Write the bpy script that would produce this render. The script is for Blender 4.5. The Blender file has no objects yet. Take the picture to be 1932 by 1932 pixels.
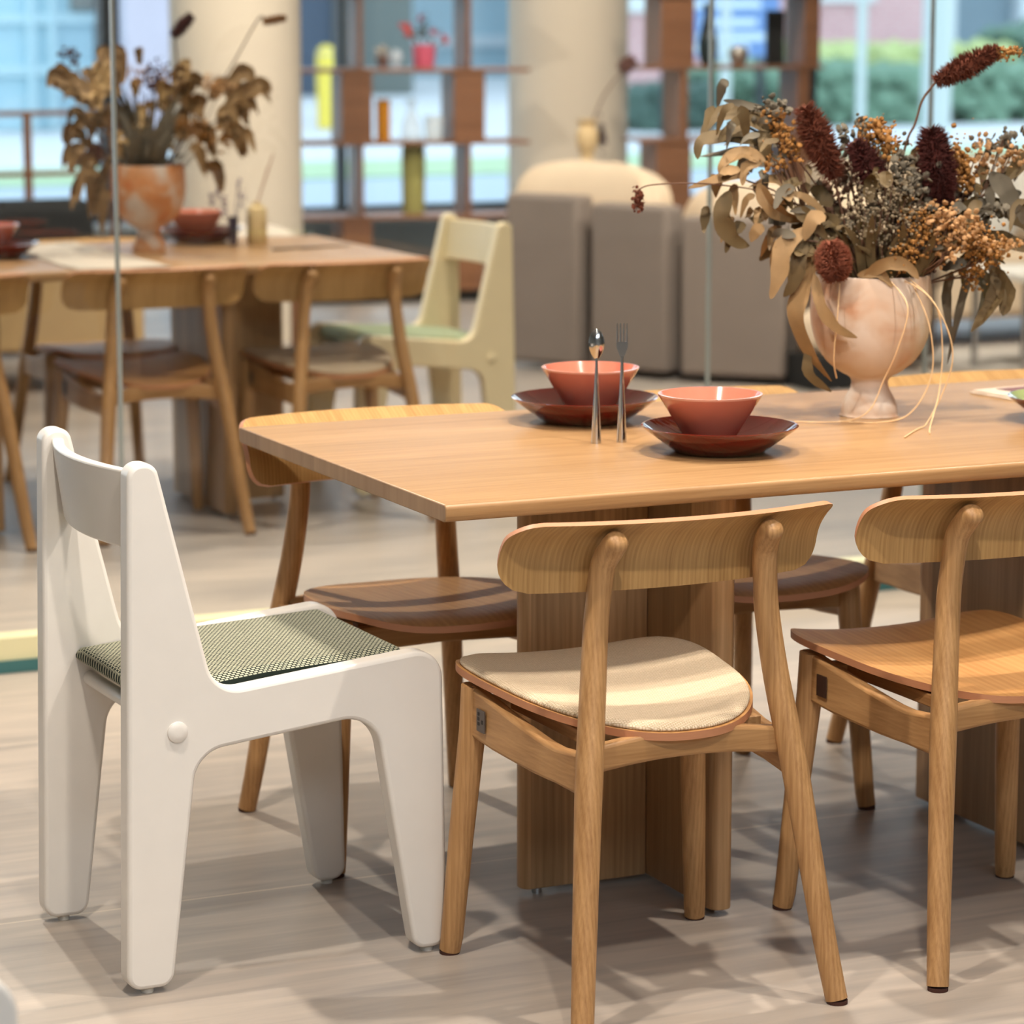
import bpy, bmesh, math, random
from math import radians as R_, sin, cos, pi
from mathutils import Vector, Matrix
random.seed(7)
sc = bpy.context.scene
COL = sc.collection

# ------------------------------------------------------------------ camera, world, exposure
cam = bpy.data.cameras.new('camera'); co = bpy.data.objects.new('camera', cam); COL.objects.link(co)
co.location = (0, 0, 1.54); co.rotation_euler = (R_(90 - 9.7), 0, R_(-24.7))
cam.sensor_width = 36; cam.lens = 36 * 5723 / 1932; cam.clip_end = 300; cam.clip_start = .1
cam.dof.use_dof = True; cam.dof.focus_distance = 4.75; cam.dof.aperture_fstop = 4.6
sc.camera = co
sc.view_settings.view_transform = 'Standard'; sc.view_settings.look = 'None'
sc.view_settings.exposure = 1.0; sc.view_settings.gamma = 1.0; sc.view_settings.use_curve_mapping = False
sc.cycles.use_denoising = True
sc.cycles.max_bounces = 8; sc.cycles.transparent_max_bounces = 16
sc.cycles.sample_clamp_indirect = 6; sc.cycles.caustics_reflective = False; sc.cycles.caustics_refractive = False

w = bpy.data.worlds.new('sky'); sc.world = w; w.use_nodes = True
nt = w.node_tree; nt.nodes.clear()
o = nt.nodes.new('ShaderNodeOutputWorld'); bg = nt.nodes.new('ShaderNodeBackground')
tc = nt.nodes.new('ShaderNodeTexCoord'); sp = nt.nodes.new('ShaderNodeSeparateXYZ'); cr = nt.nodes.new('ShaderNodeValToRGB')
cr.color_ramp.elements[0].position = .0; cr.color_ramp.elements[0].color = (.88, .94, 1, 1)
cr.color_ramp.elements[1].position = .6; cr.color_ramp.elements[1].color = (.68, .82, 1, 1)
nt.links.new(tc.outputs['Generated'], sp.inputs[0]); nt.links.new(sp.outputs['Z'], cr.inputs[0])
nt.links.new(cr.outputs[0], bg.inputs[0]); nt.links.new(bg.outputs[0], o.inputs[0]); bg.inputs[1].default_value = 1.45

def spot(name, loc, tgt, power, col=(1, .90, .78), ang=95, rad=.05, blend=.9):
    l = bpy.data.lights.new(name, 'SPOT'); l.energy = power; l.color = col; l.spot_size = R_(ang); l.spot_blend = blend
    l.shadow_soft_size = rad
    ob = bpy.data.objects.new(name, l); COL.objects.link(ob); ob.location = loc
    ob.rotation_euler = (Vector(tgt) - Vector(loc)).to_track_quat('-Z', 'Y').to_euler()
spot('ceiling_spot', (2.6, 4.7, 3.35), (2.5, 4.7, 0), 117, rad=.04)
spot('ceiling_spot', (2.75, 3.45, 3.35), (2.5, 4.2, 0), 105, rad=.04)
spot('ceiling_spot', (1.6, 7.7, 3.35), (2.0, 5.6, 0), 190, rad=.05)
spot('ceiling_spot', (0.9, 3.6, 3.35), (1.4, 4.6, .3), 117, rad=.05)
spot('ceiling_spot', (1.2, 1.6, 3.35), (2.1, 4.2, .4), 105, rad=.06)
spot('ceiling_spot', (4.3, 4.5, 3.35), (3.6, 4.8, 0), 99, rad=.05)
spot('ceiling_spot', (2.3, 8.2, 3.35), (2.4, 8.4, 0), 105, rad=.06)
spot('ceiling_spot', (3.7, 9.2, 3.35), (3.3, 8.9, 0), 124, rad=.06)
spot('ceiling_spot', (4.1, 6.9, 3.35), (4.1, 7.2, 0), 136, rad=.06)
spot('ceiling_spot', (5.0, 8.8, 3.35), (5.3, 11.0, .5), 300, rad=.06)
spot('ceiling_spot', (3.9, 11.4, 3.35), (4.3, 12.9, 1), 148, rad=.06)
spot('ceiling_spot', (6.3, 12.4, 3.35), (6.9, 14.6, 1), 148, rad=.06)
spot('ceiling_spot', (7.3, 9.2, 3.35), (6.9, 10.4, .3), 142, rad=.06)

al = bpy.data.lights.new('fill_light', 'AREA'); al.shape = 'RECTANGLE'; al.size = 5; al.size_y = 1.6; al.energy = 95; al.color = (.74, .87, 1)  # cool fill added behind the camera, not a fixture of the showroom
ao = bpy.data.objects.new('fill_light', al); COL.objects.link(ao); ao.location = (1.5, -1.2, 3.5); ao.rotation_euler = (R_(30), 0, 0)

# ------------------------------------------------------------------ materials
def srgb(r, g, b):
    f = lambda c: (c / 255 / 12.92) if c / 255 <= .04045 else ((c / 255 + .055) / 1.055) ** 2.4
    return (f(r), f(g), f(b), 1)
def N(nt, t, **k):
    n = nt.nodes.new(t)
    for a, v in k.items(): setattr(n, a, v)
    return n
def mat(name, col, rough=.5, metal=0, var=0, vscale=20, bump=0, bscale=200, coat=0, trans=0, ior=1.45, sub=0, alpha=1, stretch=(1, 1, 1)):
    m = bpy.data.materials.new(name); m.use_nodes = True; nt = m.node_tree; b = nt.nodes['Principled BSDF']
    b.inputs['Base Color'].default_value = col; b.inputs['Roughness'].default_value = rough; b.inputs['Metallic'].default_value = metal
    b.inputs['Coat Weight'].default_value = coat; b.inputs['Coat Roughness'].default_value = .05
    b.inputs['Transmission Weight'].default_value = trans; b.inputs['IOR'].default_value = ior
    b.inputs['Subsurface Weight'].default_value = sub; b.inputs['Alpha'].default_value = alpha
    if sub: b.inputs['Subsurface Radius'].default_value = (.02, .008, .005)
    tc = N(nt, 'ShaderNodeTexCoord'); mp = N(nt, 'ShaderNodeMapping'); mp.inputs['Scale'].default_value = stretch
    nt.links.new(tc.outputs['Object'], mp.inputs[0])
    n = N(nt, 'ShaderNodeTexNoise'); n.inputs['Scale'].default_value = vscale; n.inputs['Detail'].default_value = 5
    nt.links.new(mp.outputs[0], n.inputs[0])
    mx = N(nt, 'ShaderNodeMix', data_type='RGBA'); v = max(var, .03)
    mx.inputs[6].default_value = [c * (1 - v) for c in col[:3]] + [1]; mx.inputs[7].default_value = [min(1, c * (1 + v)) for c in col[:3]] + [1]
    nt.links.new(n.outputs[0], mx.inputs[0]); nt.links.new(mx.outputs[2], b.inputs['Base Color'])
    if bump:
        n2 = N(nt, 'ShaderNodeTexNoise'); n2.inputs['Scale'].default_value = bscale; n2.inputs['Detail'].default_value = 3
        nt.links.new(tc.outputs['Object'], n2.inputs[0])
        bp = N(nt, 'ShaderNodeBump'); bp.inputs['Strength'].default_value = bump; bp.inputs['Distance'].default_value = .002
        nt.links.new(n2.outputs[0], bp.inputs['Height']); nt.links.new(bp.outputs[0], b.inputs['Normal'])
    return m
def wood(name, light, dark, grain, fine=1.0, plank=None, rough=.45, pv=.25, mul=(1, 1, 1)):
    """grain: index of the axis the grain runs along; plank=(axis, width)"""
    m = bpy.data.materials.new(name); m.use_nodes = True; nt = m.node_tree; L = nt.links; b = nt.nodes['Principled BSDF']
    tc = N(nt, 'ShaderNodeTexCoord')
    src = tc.outputs['Object']
    if plank:
        s = N(nt, 'ShaderNodeSeparateXYZ'); L.new(src, s.inputs[0])
        d = N(nt, 'ShaderNodeMath', operation='DIVIDE'); d.inputs[1].default_value = plank[1]; L.new(s.outputs[plank[0]], d.inputs[0])
        fl = N(nt, 'ShaderNodeMath', operation='FLOOR'); L.new(d.outputs[0], fl.inputs[0])
        wn = N(nt, 'ShaderNodeTexWhiteNoise', noise_dimensions='1D'); L.new(fl.outputs[0], wn.inputs['W'])
        mu = N(nt, 'ShaderNodeVectorMath', operation='MULTIPLY_ADD'); L.new(wn.outputs['Color'], mu.inputs[0]); mu.inputs[1].default_value = (3, 3, 3); L.new(src, mu.inputs[2])
        src = mu.outputs[0]
    def stretched(a, bb):
        mp = N(nt, 'ShaderNodeMapping'); v = [a] * 3; v[grain] = bb; v = [p * q for p, q in zip(v, mul)]; mp.inputs['Scale'].default_value = v; L.new(src, mp.inputs[0]); return mp.outputs[0]
    n1 = N(nt, 'ShaderNodeTexNoise'); n1.inputs['Scale'].default_value = 1; n1.inputs['Detail'].default_value = 6; n1.inputs['Roughness'].default_value = .6
    n1.inputs['Distortion'].default_value = .3
    L.new(stretched(38 * fine, 1.6 * fine), n1.inputs[0])
    n2 = N(nt, 'ShaderNodeTexNoise'); n2.inputs['Scale'].default_value = 1; n2.inputs['Detail'].default_value = 3
    L.new(stretched(260 * fine, 9 * fine), n2.inputs[0])
    wv = N(nt, 'ShaderNodeTexWave'); wv.inputs['Scale'].default_value = 1; wv.inputs['Distortion'].default_value = 3.5; wv.inputs['Detail'].default_value = 2
    wv.inputs['Detail Scale'].default_value = .6; wv.bands_direction = 'Y' if grain == 0 else 'X'
    L.new(stretched(26 * fine, 1.1 * fine), wv.inputs[0])
    a = N(nt, 'ShaderNodeMath', operation='MULTIPLY_ADD'); L.new(n1.outputs[0], a.inputs[0]); a.inputs[1].default_value = .9; a.inputs[2].default_value = -.12
    a2 = N(nt, 'ShaderNodeMath', operation='MULTIPLY_ADD'); L.new(n2.outputs[0], a2.inputs[0]); a2.inputs[1].default_value = .5; L.new(a.outputs[0], a2.inputs[2])
    a3 = N(nt, 'ShaderNodeMath', operation='MULTIPLY_ADD'); L.new(wv.outputs['Fac'], a3.inputs[0]); a3.inputs[1].default_value = .16; L.new(a2.outputs[0], a3.inputs[2])
    mr = N(nt, 'ShaderNodeMapRange'); L.new(a3.outputs[0], mr.inputs[0]); mr.inputs[1].default_value = .3; mr.inputs[2].default_value = .95
    mx = N(nt, 'ShaderNodeMix', data_type='RGBA'); mx.inputs[6].default_value = light; mx.inputs[7].default_value = dark; L.new(mr.outputs[0], mx.inputs[0])
    out = mx.outputs[2]
    if plank:
        hs = N(nt, 'ShaderNodeHueSaturation'); mm = N(nt, 'ShaderNodeMapRange'); L.new(wn.outputs['Value'], mm.inputs[0]); mm.inputs[3].default_value = 1 - pv; mm.inputs[4].default_value = 1 + pv * .6
        L.new(mm.outputs[0], hs.inputs['Value']); L.new(out, hs.inputs['Color']); out = hs.outputs[0]
    L.new(out, b.inputs['Base Color']); b.inputs['Roughness'].default_value = rough; b.inputs['Specular IOR Level'].default_value = .35
    bp = N(nt, 'ShaderNodeBump'); bp.inputs['Strength'].default_value = .12; bp.inputs['Distance'].default_value = .001; L.new(a2.outputs[0], bp.inputs['Height']); L.new(bp.outputs[0], b.inputs['Normal'])
    return m
M = {}
OL, OD = srgb(200, 156, 106), srgb(150, 108, 66)
M['oak_z'] = wood('oak upright grain', OL, OD, 2, fine=1.7)
M['oak_x'] = wood('oak cross grain', OL, OD, 0)
M['oak_y'] = wood('oak lengthwise grain', OL, OD, 1)
M['oak_back'] = wood('oak veneer back', srgb(200, 160, 104), srgb(154, 114, 66), 2, fine=1.6, mul=(1, .05, 1))
M['oak_seat'] = wood('oak veneer seat', srgb(202, 152, 96), srgb(168, 118, 68), 1, fine=.8, rough=.5)
M['oak_edge'] = mat('plywood edge', srgb(186, 128, 92), .5, var=.15, vscale=1, stretch=(8, 8, 900))
M['table'] = wood('oak table top', srgb(186, 148, 104), srgb(146, 108, 70), 0, fine=1.3, plank=(1, .11), rough=.36, pv=.10)
M['endgrain'] = wood('end grain', srgb(172, 140, 108), srgb(138, 106, 78), 2, fine=.25, plank=(1, .09), rough=.6, pv=.08)
M['ped'] = wood('oak pedestal', srgb(202, 162, 118), srgb(150, 114, 76), 2, fine=.8, plank=(0, .06), rough=.45, pv=.3)
M['ped_y'] = wood('oak pedestal side', srgb(202, 162, 118), srgb(150, 114, 76), 2, fine=.8, plank=(1, .06), rough=.45, pv=.3)
M['shelfwood'] = wood('shelf wood', srgb(150, 104, 74), srgb(112, 74, 50), 0, fine=.6)
M['white_lacq'] = mat('white lacquer', srgb(226, 221, 214), .30, var=.01, bump=.05, bscale=900, coat=.15)
M['cream_lacq'] = mat('cream lacquer', srgb(226, 208, 168), .38, var=.02)
M['pad_cream'] = None
M['steel'] = mat('steel', (.6, .6, .6, 1), .12, metal=1)
M['rubber'] = mat('clear glide', srgb(205, 200, 190), .4)
M['felt'] = mat('dark felt glide', srgb(70, 40, 30), .9)
M['bowl'] = mat('salmon glass', srgb(204, 122, 100), .14, sub=.25, coat=.5, var=.03)
M['bowlrim'] = mat('salmon glass rim', srgb(225, 160, 140), .12, coat=.6)
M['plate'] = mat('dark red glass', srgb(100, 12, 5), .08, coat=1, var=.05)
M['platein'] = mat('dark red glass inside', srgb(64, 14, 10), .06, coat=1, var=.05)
M['green'] = mat('lime glazed glass', srgb(168, 182, 120), .1, coat=1, var=.2)
M['tag'] = mat('dark metal tag', srgb(92, 82, 76), .45, metal=.3)
M['tagmark'] = mat('tag print', srgb(40, 32, 30), .6)
M['darktag'] = mat('dark brown tag', srgb(58, 36, 26), .5)
M['fabric_grey'] = mat('grey sofa fabric', srgb(136, 123, 114), .95, var=.08, vscale=8, bump=.4, bscale=300)
M['fabric_cream'] = mat('cream cushion fabric', srgb(228, 205, 176), .95, var=.06, vscale=9, bump=.3)
M['fabric_beige'] = mat('beige bench cover', srgb(190, 160, 115), .9, var=.05)
M['fabric_black'] = mat('black leather', srgb(16, 16, 16), .8, var=.1)
M['fabric_brown'] = mat('dark brown fabric', srgb(88, 74, 64), .95, var=.1)
M['runner'] = mat('grey linen', srgb(196, 184, 168), .9, var=.05, vscale=30)
M['plaster'] = mat('beige column plaster', srgb(216, 203, 184), .9, var=.03, vscale=3)
M['lowwall'] = mat('grey blue low wall', srgb(160, 168, 172), .8, var=.03)
M['frame'] = mat('dark window frame', srgb(40, 46, 52), .5)
M['ceil'] = mat('ceiling paint', srgb(235, 232, 225), .9)
M['wallp'] = mat('wall paint', srgb(225, 220, 210), .9)
M['leafA'] = mat('dried eucalyptus tan', srgb(140, 110, 72), .7, var=.4, vscale=25)
M['leafB'] = mat('dried eucalyptus olive', srgb(96, 78, 48), .7, var=.35, vscale=25)
M['leafC'] = mat('dried grey foliage', srgb(98, 90, 76), .85, var=.25, vscale=40)
M['leafD'] = mat('dried eucalyptus pale tan', srgb(180, 148, 100), .7, var=.35, vscale=18)
M['stem'] = mat('dried stem', srgb(92, 62, 44), .7, var=.2)
M['straw'] = mat('straw fibre', srgb(222, 186, 140), .6, var=.1)
M['plume'] = mat('dark red plume', srgb(94, 44, 24), .9, var=.55, vscale=90)
M['plumeD'] = mat('maroon plume', srgb(66, 20, 12), .9, var=.45, vscale=90)
M['ball'] = mat('brown banksia', srgb(128, 70, 48), .9, var=.4, vscale=120)
M['orange'] = mat('orange dried flower', srgb(148, 102, 48), .8, var=.35, vscale=60)
M['tan'] = mat('tan dried petals', srgb(176, 134, 90), .8, var=.3, vscale=60)
M['ash'] = mat('grey dried berries', srgb(118, 104, 82), .8, var=.25, vscale=60)

def fabric(name, light, dark, bw, bh, mortar, plane='XY', rot=0):
    m = bpy.data.materials.new(name); m.use_nodes = True; nt = m.node_tree; L = nt.links; b = nt.nodes['Principled BSDF']
    tc = N(nt, 'ShaderNodeTexCoord'); mp = N(nt, 'ShaderNodeMapping'); mp.inputs['Rotation'].default_value = (0, 0, rot); L.new(tc.outputs['Object'], mp.inputs[0])
    br = N(nt, 'ShaderNodeTexBrick'); L.new(mp.outputs[0], br.inputs[0]); br.inputs['Scale'].default_value = 1
    br.inputs['Brick Width'].default_value = bw; br.inputs['Row Height'].default_value = bh; br.inputs['Mortar Size'].default_value = mortar; br.inputs['Mortar Smooth'].default_value = .6
    br.inputs['Color1'].default_value = light; br.inputs['Color2'].default_value = [c * .88 for c in light[:3]] + [1]; br.inputs['Mortar'].default_value = dark
    L.new(br.outputs['Color'], b.inputs['Base Color']); b.inputs['Roughness'].default_value = .95
    bp = N(nt, 'ShaderNodeBump'); bp.inputs['Strength'].default_value = .5; bp.inputs['Distance'].default_value = .002; bp.invert = True
    L.new(br.outputs['Fac'], bp.inputs['Height']); L.new(bp.outputs[0], b.inputs['Normal'])
    return m
M['pad_green'] = fabric('green and cream woven wool', srgb(196, 194, 168), srgb(26, 38, 30), .0080, .0060, .0017, rot=.0)
M['pad_beige'] = fabric('beige wool felt', srgb(222, 203, 176), srgb(182, 158, 126), .005, .0034, .0007, rot=.6)
M['pad_sage'] = mat('sage green wool', srgb(150, 160, 128), .95, var=.1)

# terracotta vase: white-washed pink with rust patches
def vase_mat(name, base, rust):
    m = bpy.data.materials.new(name); m.use_nodes = True; nt = m.node_tree; L = nt.links; b = nt.nodes['Principled BSDF']
    tc = N(nt, 'ShaderNodeTexCoord'); n = N(nt, 'ShaderNodeTexNoise'); n.inputs['Scale'].default_value = 9; n.inputs['Detail'].default_value = 3; n.inputs['Distortion'].default_value = .8
    L.new(tc.outputs['Object'], n.inputs[0]); c = N(nt, 'ShaderNodeValToRGB'); e = c.color_ramp.elements
    e[0].position = .38; e[0].color = srgb(214, 198, 184); e[1].position = .68; e[1].color = rust
    k = e.new(.52); k.color = base
    L.new(n.outputs[0], c.inputs[0]); L.new(c.outputs[0], b.inputs['Base Color']); b.inputs['Roughness'].default_value = .75
    return m
M['vase'] = vase_mat('whitewashed terracotta', srgb(204, 178, 156), srgb(190, 142, 110))
M['vase2'] = vase_mat('warm terracotta', srgb(204, 144, 96), srgb(196, 112, 54))

# clear glazing
def pane_mat():
    m = bpy.data.materials.new('clear glass'); m.use_nodes = True; nt = m.node_tree; nt.nodes.clear(); L = nt.links
    o = N(nt, 'ShaderNodeOutputMaterial'); t = N(nt, 'ShaderNodeBsdfTransparent'); g = N(nt, 'ShaderNodeBsdfGlossy'); g.inputs['Roughness'].default_value = 0
    t.inputs[0].default_value = (.97, .985, .98, 1)
    mx = N(nt, 'ShaderNodeMixShader'); mx.inputs[0].default_value = .045
    L.new(t.outputs[0], mx.inputs[1]); L.new(g.outputs[0], mx.inputs[2]); L.new(mx.outputs[0], o.inputs[0]); return m
M['glass'] = pane_mat()
def clear_mat(name, col, a=.3):
    m = bpy.data.materials.new(name); m.use_nodes = True; nt = m.node_tree; L = nt.links; nt.nodes.clear()
    o = N(nt, 'ShaderNodeOutputMaterial'); t = N(nt, 'ShaderNodeBsdfTransparent'); g = N(nt, 'ShaderNodeBsdfPrincipled')
    g.inputs['Base Color'].default_value = col; g.inputs['Roughness'].default_value = .05; t.inputs[0].default_value = [.5 + c * .5 for c in col[:3]] + [1]
    mx = N(nt, 'ShaderNodeMixShader'); mx.inputs[0].default_value = a
    L.new(t.outputs[0], mx.inputs[1]); L.new(g.outputs[0], mx.inputs[2]); L.new(mx.outputs[0], o.inputs[0]); return m

def floor_mat():
    m = bpy.data.materials.new('streaked stone vinyl floor'); m.use_nodes = True; nt = m.node_tree; L = nt.links; b = nt.nodes['Principled BSDF']
    tc = N(nt, 'ShaderNodeTexCoord')
    def st(x, y, det, dist=0):
        mp = N(nt, 'ShaderNodeMapping'); mp.inputs['Scale'].default_value = (x, y, 1); mp.inputs['Rotation'].default_value = (0, 0, .06); L.new(tc.outputs['Object'], mp.inputs[0])
        n = N(nt, 'ShaderNodeTexNoise'); n.inputs['Scale'].default_value = 1; n.inputs['Detail'].default_value = det; n.inputs['Distortion'].default_value = dist; L.new(mp.outputs[0], n.inputs[0]); return n.outputs[0]
    a = N(nt, 'ShaderNodeMath', operation='MULTIPLY_ADD'); L.new(st(3.0, 26, 8, .5), a.inputs[0]); a.inputs[1].default_value = .7; L.new(st(.8, 2.2, 4), a.inputs[2])
    mr = N(nt, 'ShaderNodeMapRange'); L.new(a.outputs[0], mr.inputs[0]); mr.inputs[1].default_value = .6; mr.inputs[2].default_value = 1.1
    mx = N(nt, 'ShaderNodeMix', data_type='RGBA'); mx.inputs[6].default_value = srgb(142, 134, 127); mx.inputs[7].default_value = srgb(186, 172, 158); L.new(mr.outputs[0], mx.inputs[0])
    s = N(nt, 'ShaderNodeSeparateXYZ'); L.new(tc.outputs['Object'], s.inputs[0])
    ad = N(nt, 'ShaderNodeMath', operation='MULTIPLY_ADD'); L.new(s.outputs[1], ad.inputs[0]); ad.inputs[1].default_value = 1 / 1.2; ad.inputs[2].default_value = -4.81 / 1.2 + 10
    fr = N(nt, 'ShaderNodeMath', operation='FRACT'); L.new(ad.outputs[0], fr.inputs[0])
    lt = N(nt, 'ShaderNodeMath', operation='LESS_THAN'); L.new(fr.outputs[0], lt.inputs[0]); lt.inputs[1].default_value = .005
    m2 = N(nt, 'ShaderNodeMix', data_type='RGBA'); L.new(lt.outputs[0], m2.inputs[0]); L.new(mx.outputs[2], m2.inputs[6]); m2.inputs[7].default_value = srgb(196, 182, 164)
    L.new(m2.outputs[2], b.inputs['Base Color']); b.inputs['Roughness'].default_value = .42
    return m
M['floor'] = floor_mat()

# ------------------------------------------------------------------ mesh helpers
def bm2obj(name, bm, m, parent=None, smooth=True, bevel=0, seg=3):
    me = bpy.data.meshes.new(name)
    bmesh.ops.recalc_face_normals(bm, faces=bm.faces)
    bm.to_mesh(me); bm.free()
    for mm in (m if isinstance(m, (list, tuple)) else [m]): me.materials.append(mm)
    ob = bpy.data.objects.new(name, me); COL.objects.link(ob)
    if smooth:
        for p in me.polygons: p.use_smooth = True
        me.set_sharp_from_angle(angle=R_(38))
    if bevel:
        b = ob.modifiers.new('bevel', 'BEVEL'); b.width = bevel; b.segments = seg; b.limit_method = 'ANGLE'; b.angle_limit = R_(40); b.harden_normals = False
    if parent: ob.parent = parent
    return ob
def box(bm, x0, x1, y0, y1, z0, z1, mi=0, T=None):
    v = [bm.verts.new(p) for p in ((x0, y0, z0), (x1, y0, z0), (x1, y1, z0), (x0, y1, z0), (x0, y0, z1), (x1, y0, z1), (x1, y1, z1), (x0, y1, z1))]
    if T:
        for q in v: q.co = T @ q.co
    for f in ((0, 3, 2, 1), (4, 5, 6, 7), (0, 1, 5, 4), (1, 2, 6, 5), (2, 3, 7, 6), (3, 0, 4, 7)):
        bm.faces.new([v[i] for i in f]).material_index = mi
def tube(bm, pts, rad, seg=12, sx=1, sy=1, mi=0, cap=True):
    """sweep of a circle (squashed sx, sy) along pts"""
    pts = [Vector(p) for p in pts]; rings = []
    if not hasattr(rad, '__len__'): rad = [rad] * len(pts)
    ref = None
    for i, p in enumerate(pts):
        d = (pts[min(i + 1, len(pts) - 1)] - pts[max(i - 1, 0)]).normalized()
        if ref is None: ref = Vector((1, 0, 0)) if abs(d.x) < .9 else Vector((0, 1, 0))
        a = (ref - d * ref.dot(d)).normalized(); ref = a; b = d.cross(a)
        rings.append([bm.verts.new(p + a * cos(2 * pi * k / seg) * rad[i] * sx + b * sin(2 * pi * k / seg) * rad[i] * sy) for k in range(seg)])
    for r0, r1 in zip(rings, rings[1:]):
        for k in range(seg):
            bm.faces.new((r0[k], r0[(k + 1) % seg], r1[(k + 1) % seg], r1[k])).material_index = mi
    if cap:
        bm.faces.new(rings[0][::-1]).material_index = mi; bm.faces.new(rings[-1]).material_index = mi
def smoothpts(pts, n=6):
    """catmull-rom through pts (any tuple length)"""
    P = [pts[0]] + list(pts) + [pts[-1]]; out = []
    for i in range(1, len(P) - 2):
        for k in range(n):
            t = k / n
            out.append(tuple(.5 * (2 * b + (c - a) * t + (2 * a - 5 * b + 4 * c - d) * t * t + (-a + 3 * b - 3 * c + d) * t ** 3) for a, b, c, d in zip(P[i - 1], P[i], P[i + 1], P[i + 2])))
    out.append(tuple(pts[-1])); return out
def beam(bm, pts, hw, hh, side, mi=0):
    """rectangular rail: half width hw along side vector, half height hh in z"""
    side = Vector(side).normalized(); rings = []
    if not hasattr(hh, '__len__'): hh = [hh] * len(pts)
    for p, h in zip(pts, hh):
        p = Vector(p)
        rings.append([bm.verts.new(p + side * a * hw + Vector((0, 0, b * h))) for a, b in ((-1, -1), (1, -1), (1, 1), (-1, 1))])
    for r0, r1 in zip(rings, rings[1:]):
        for k in range(4): bm.faces.new((r0[k], r0[(k + 1) % 4], r1[(k + 1) % 4], r1[k])).material_index = mi
    bm.faces.new(rings[0][::-1]); bm.faces.new(rings[-1])
def lathe(bm, prof, seg=48, c=(0, 0, 0), mi=0):
    rings = []
    for r, z in prof:
        rings.append([bm.verts.new((c[0] + max(r, 1e-4) * cos(2 * pi * k / seg), c[1] + max(r, 1e-4) * sin(2 * pi * k / seg), c[2] + z)) for k in range(seg)])
    for i, (r0, r1) in enumerate(zip(rings, rings[1:])):
        m_ = mi[i] if hasattr(mi, '__len__') else mi
        for k in range(seg): bm.faces.new((r0[k], r0[(k + 1) % seg], r1[(k + 1) % seg], r1[k])).material_index = m_
    bm.faces.new(rings[0][::-1]); bm.faces.new(rings[-1])
def rounded(poly, n=8):
    """polygon vertices (x, z, r) -> outline with rounded corners"""
    out = []; L = len(poly)
    for i in range(L):
        p = Vector(poly[i][:2]); r = poly[i][2]; a = Vector(poly[i - 1][:2]); c = Vector(poly[(i + 1) % L][:2])
        if r <= 0: out.append(tuple(p)); continue
        u = (a - p).normalized(); v = (c - p).normalized(); ang = u.angle(v); d = min(r / math.tan(ang / 2), (a - p).length * .49, (c - p).length * .49)
        r = d * math.tan(ang / 2)
        ctr = p + (u + v).normalized() * (r / sin(ang / 2)); s = p + u * d - ctr; e = p + v * d - ctr
        a0 = math.atan2(s.y, s.x); a1 = math.atan2(e.y, e.x); da = (a1 - a0 + pi) % (2 * pi) - pi
        for k in range(n + 1): t = a0 + da * k / n; out.append((ctr.x + r * cos(t), ctr.y + r * sin(t)))
    return out
def prism(bm, outline, f, t0, t1, mi=0, capmi=None):
    capmi = mi if capmi is None else capmi
    """extrude outline: f(u, v, t) -> xyz"""
    a = [bm.verts.new(f(u, v, t0)) for u, v in outline]; b = [bm.verts.new(f(u, v, t1)) for u, v in outline]; n = len(a)
    for k in range(n): bm.faces.new((a[k], a[(k + 1) % n], b[(k + 1) % n], b[k])).material_index = mi
    bm.faces.new(a[::-1]).material_index = capmi; bm.faces.new(b).material_index = capmi
def rbox(name, x0, x1, y0, y1, z0, z1, m, parent=None, bevel=.01, seg=3, T=None):
    bm = bmesh.new(); box(bm, x0, x1, y0, y1, z0, z1, T=T); return bm2obj(name, bm, m, parent, bevel=bevel, seg=seg)
def cushion(name, cx, cy, cz, sx, sy, sz, m, parent=None, rz=0, rx=0, e=.45, wr=.05, seed=1):
    """puffy super-ellipsoid cushion"""
    rnd = random.Random(seed); ph = [rnd.random() * 6 for _ in range(4)]
    bm = bmesh.new(); NU, NV = 40, 20; g = lambda v, p: math.copysign(abs(v) ** p, v)
    T = Matrix.Translation((cx, cy, cz)) @ Matrix.Rotation(rz, 4, 'Z') @ Matrix.Rotation(rx, 4, 'X'); rows = []
    for j in range(1, NV):
        la = -pi / 2 + pi * j / NV
        row = []
        for i in range(NU):
            lo = 2 * pi * i / NU
            p = Vector((sx * g(cos(la), .75) * g(cos(lo), e), sy * g(cos(la), .75) * g(sin(lo), e), sz * g(sin(la), .75)))
            p *= 1 + wr * (sin(5 * lo + ph[0]) * cos(3 * la + ph[1]) + .5 * sin(9 * lo + ph[2])) * .4
            row.append(bm.verts.new(T @ p))
        rows.append(row)
    for a, b in zip(rows, rows[1:]):
        for i in range(NU): bm.faces.new((a[i], a[(i + 1) % NU], b[(i + 1) % NU], b[i]))
    bm.faces.new(rows[0][::-1]); bm.faces.new(rows[-1])
    return bm2obj(name, bm, m, parent)
def empty(name, loc, rz=0):
    o = bpy.data.objects.new(name, None); COL.objects.link(o); o.location = loc; o.rotation_euler = (0, 0, rz); o.empty_display_size = .1; return o
def tag(o, label=None, cat=None, group=None, kind=None):
    if label: o['label'] = label
    if cat: o['category'] = cat
    if group: o['group'] = group
    if kind: o['kind'] = kind
    return o
def struct(name, bm, m, label=None, bevel=0, smooth=False):
    o = bm2obj(name, bm, m, smooth=smooth, bevel=bevel); o['kind'] = 'structure'
    if label: o['label'] = label
    return o
def clone(o, parent=None):
    c = o.copy(); COL.objects.link(c); c.parent = parent
    for ch in [x for x in o.children]: clone(ch, c)
    return c
def place(src, loc, rz, label, group=None):
    c = clone(src); c.location = loc; c.rotation_euler = (0, 0, rz); c['label'] = label
    if group: c['group'] = group
    return c

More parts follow.
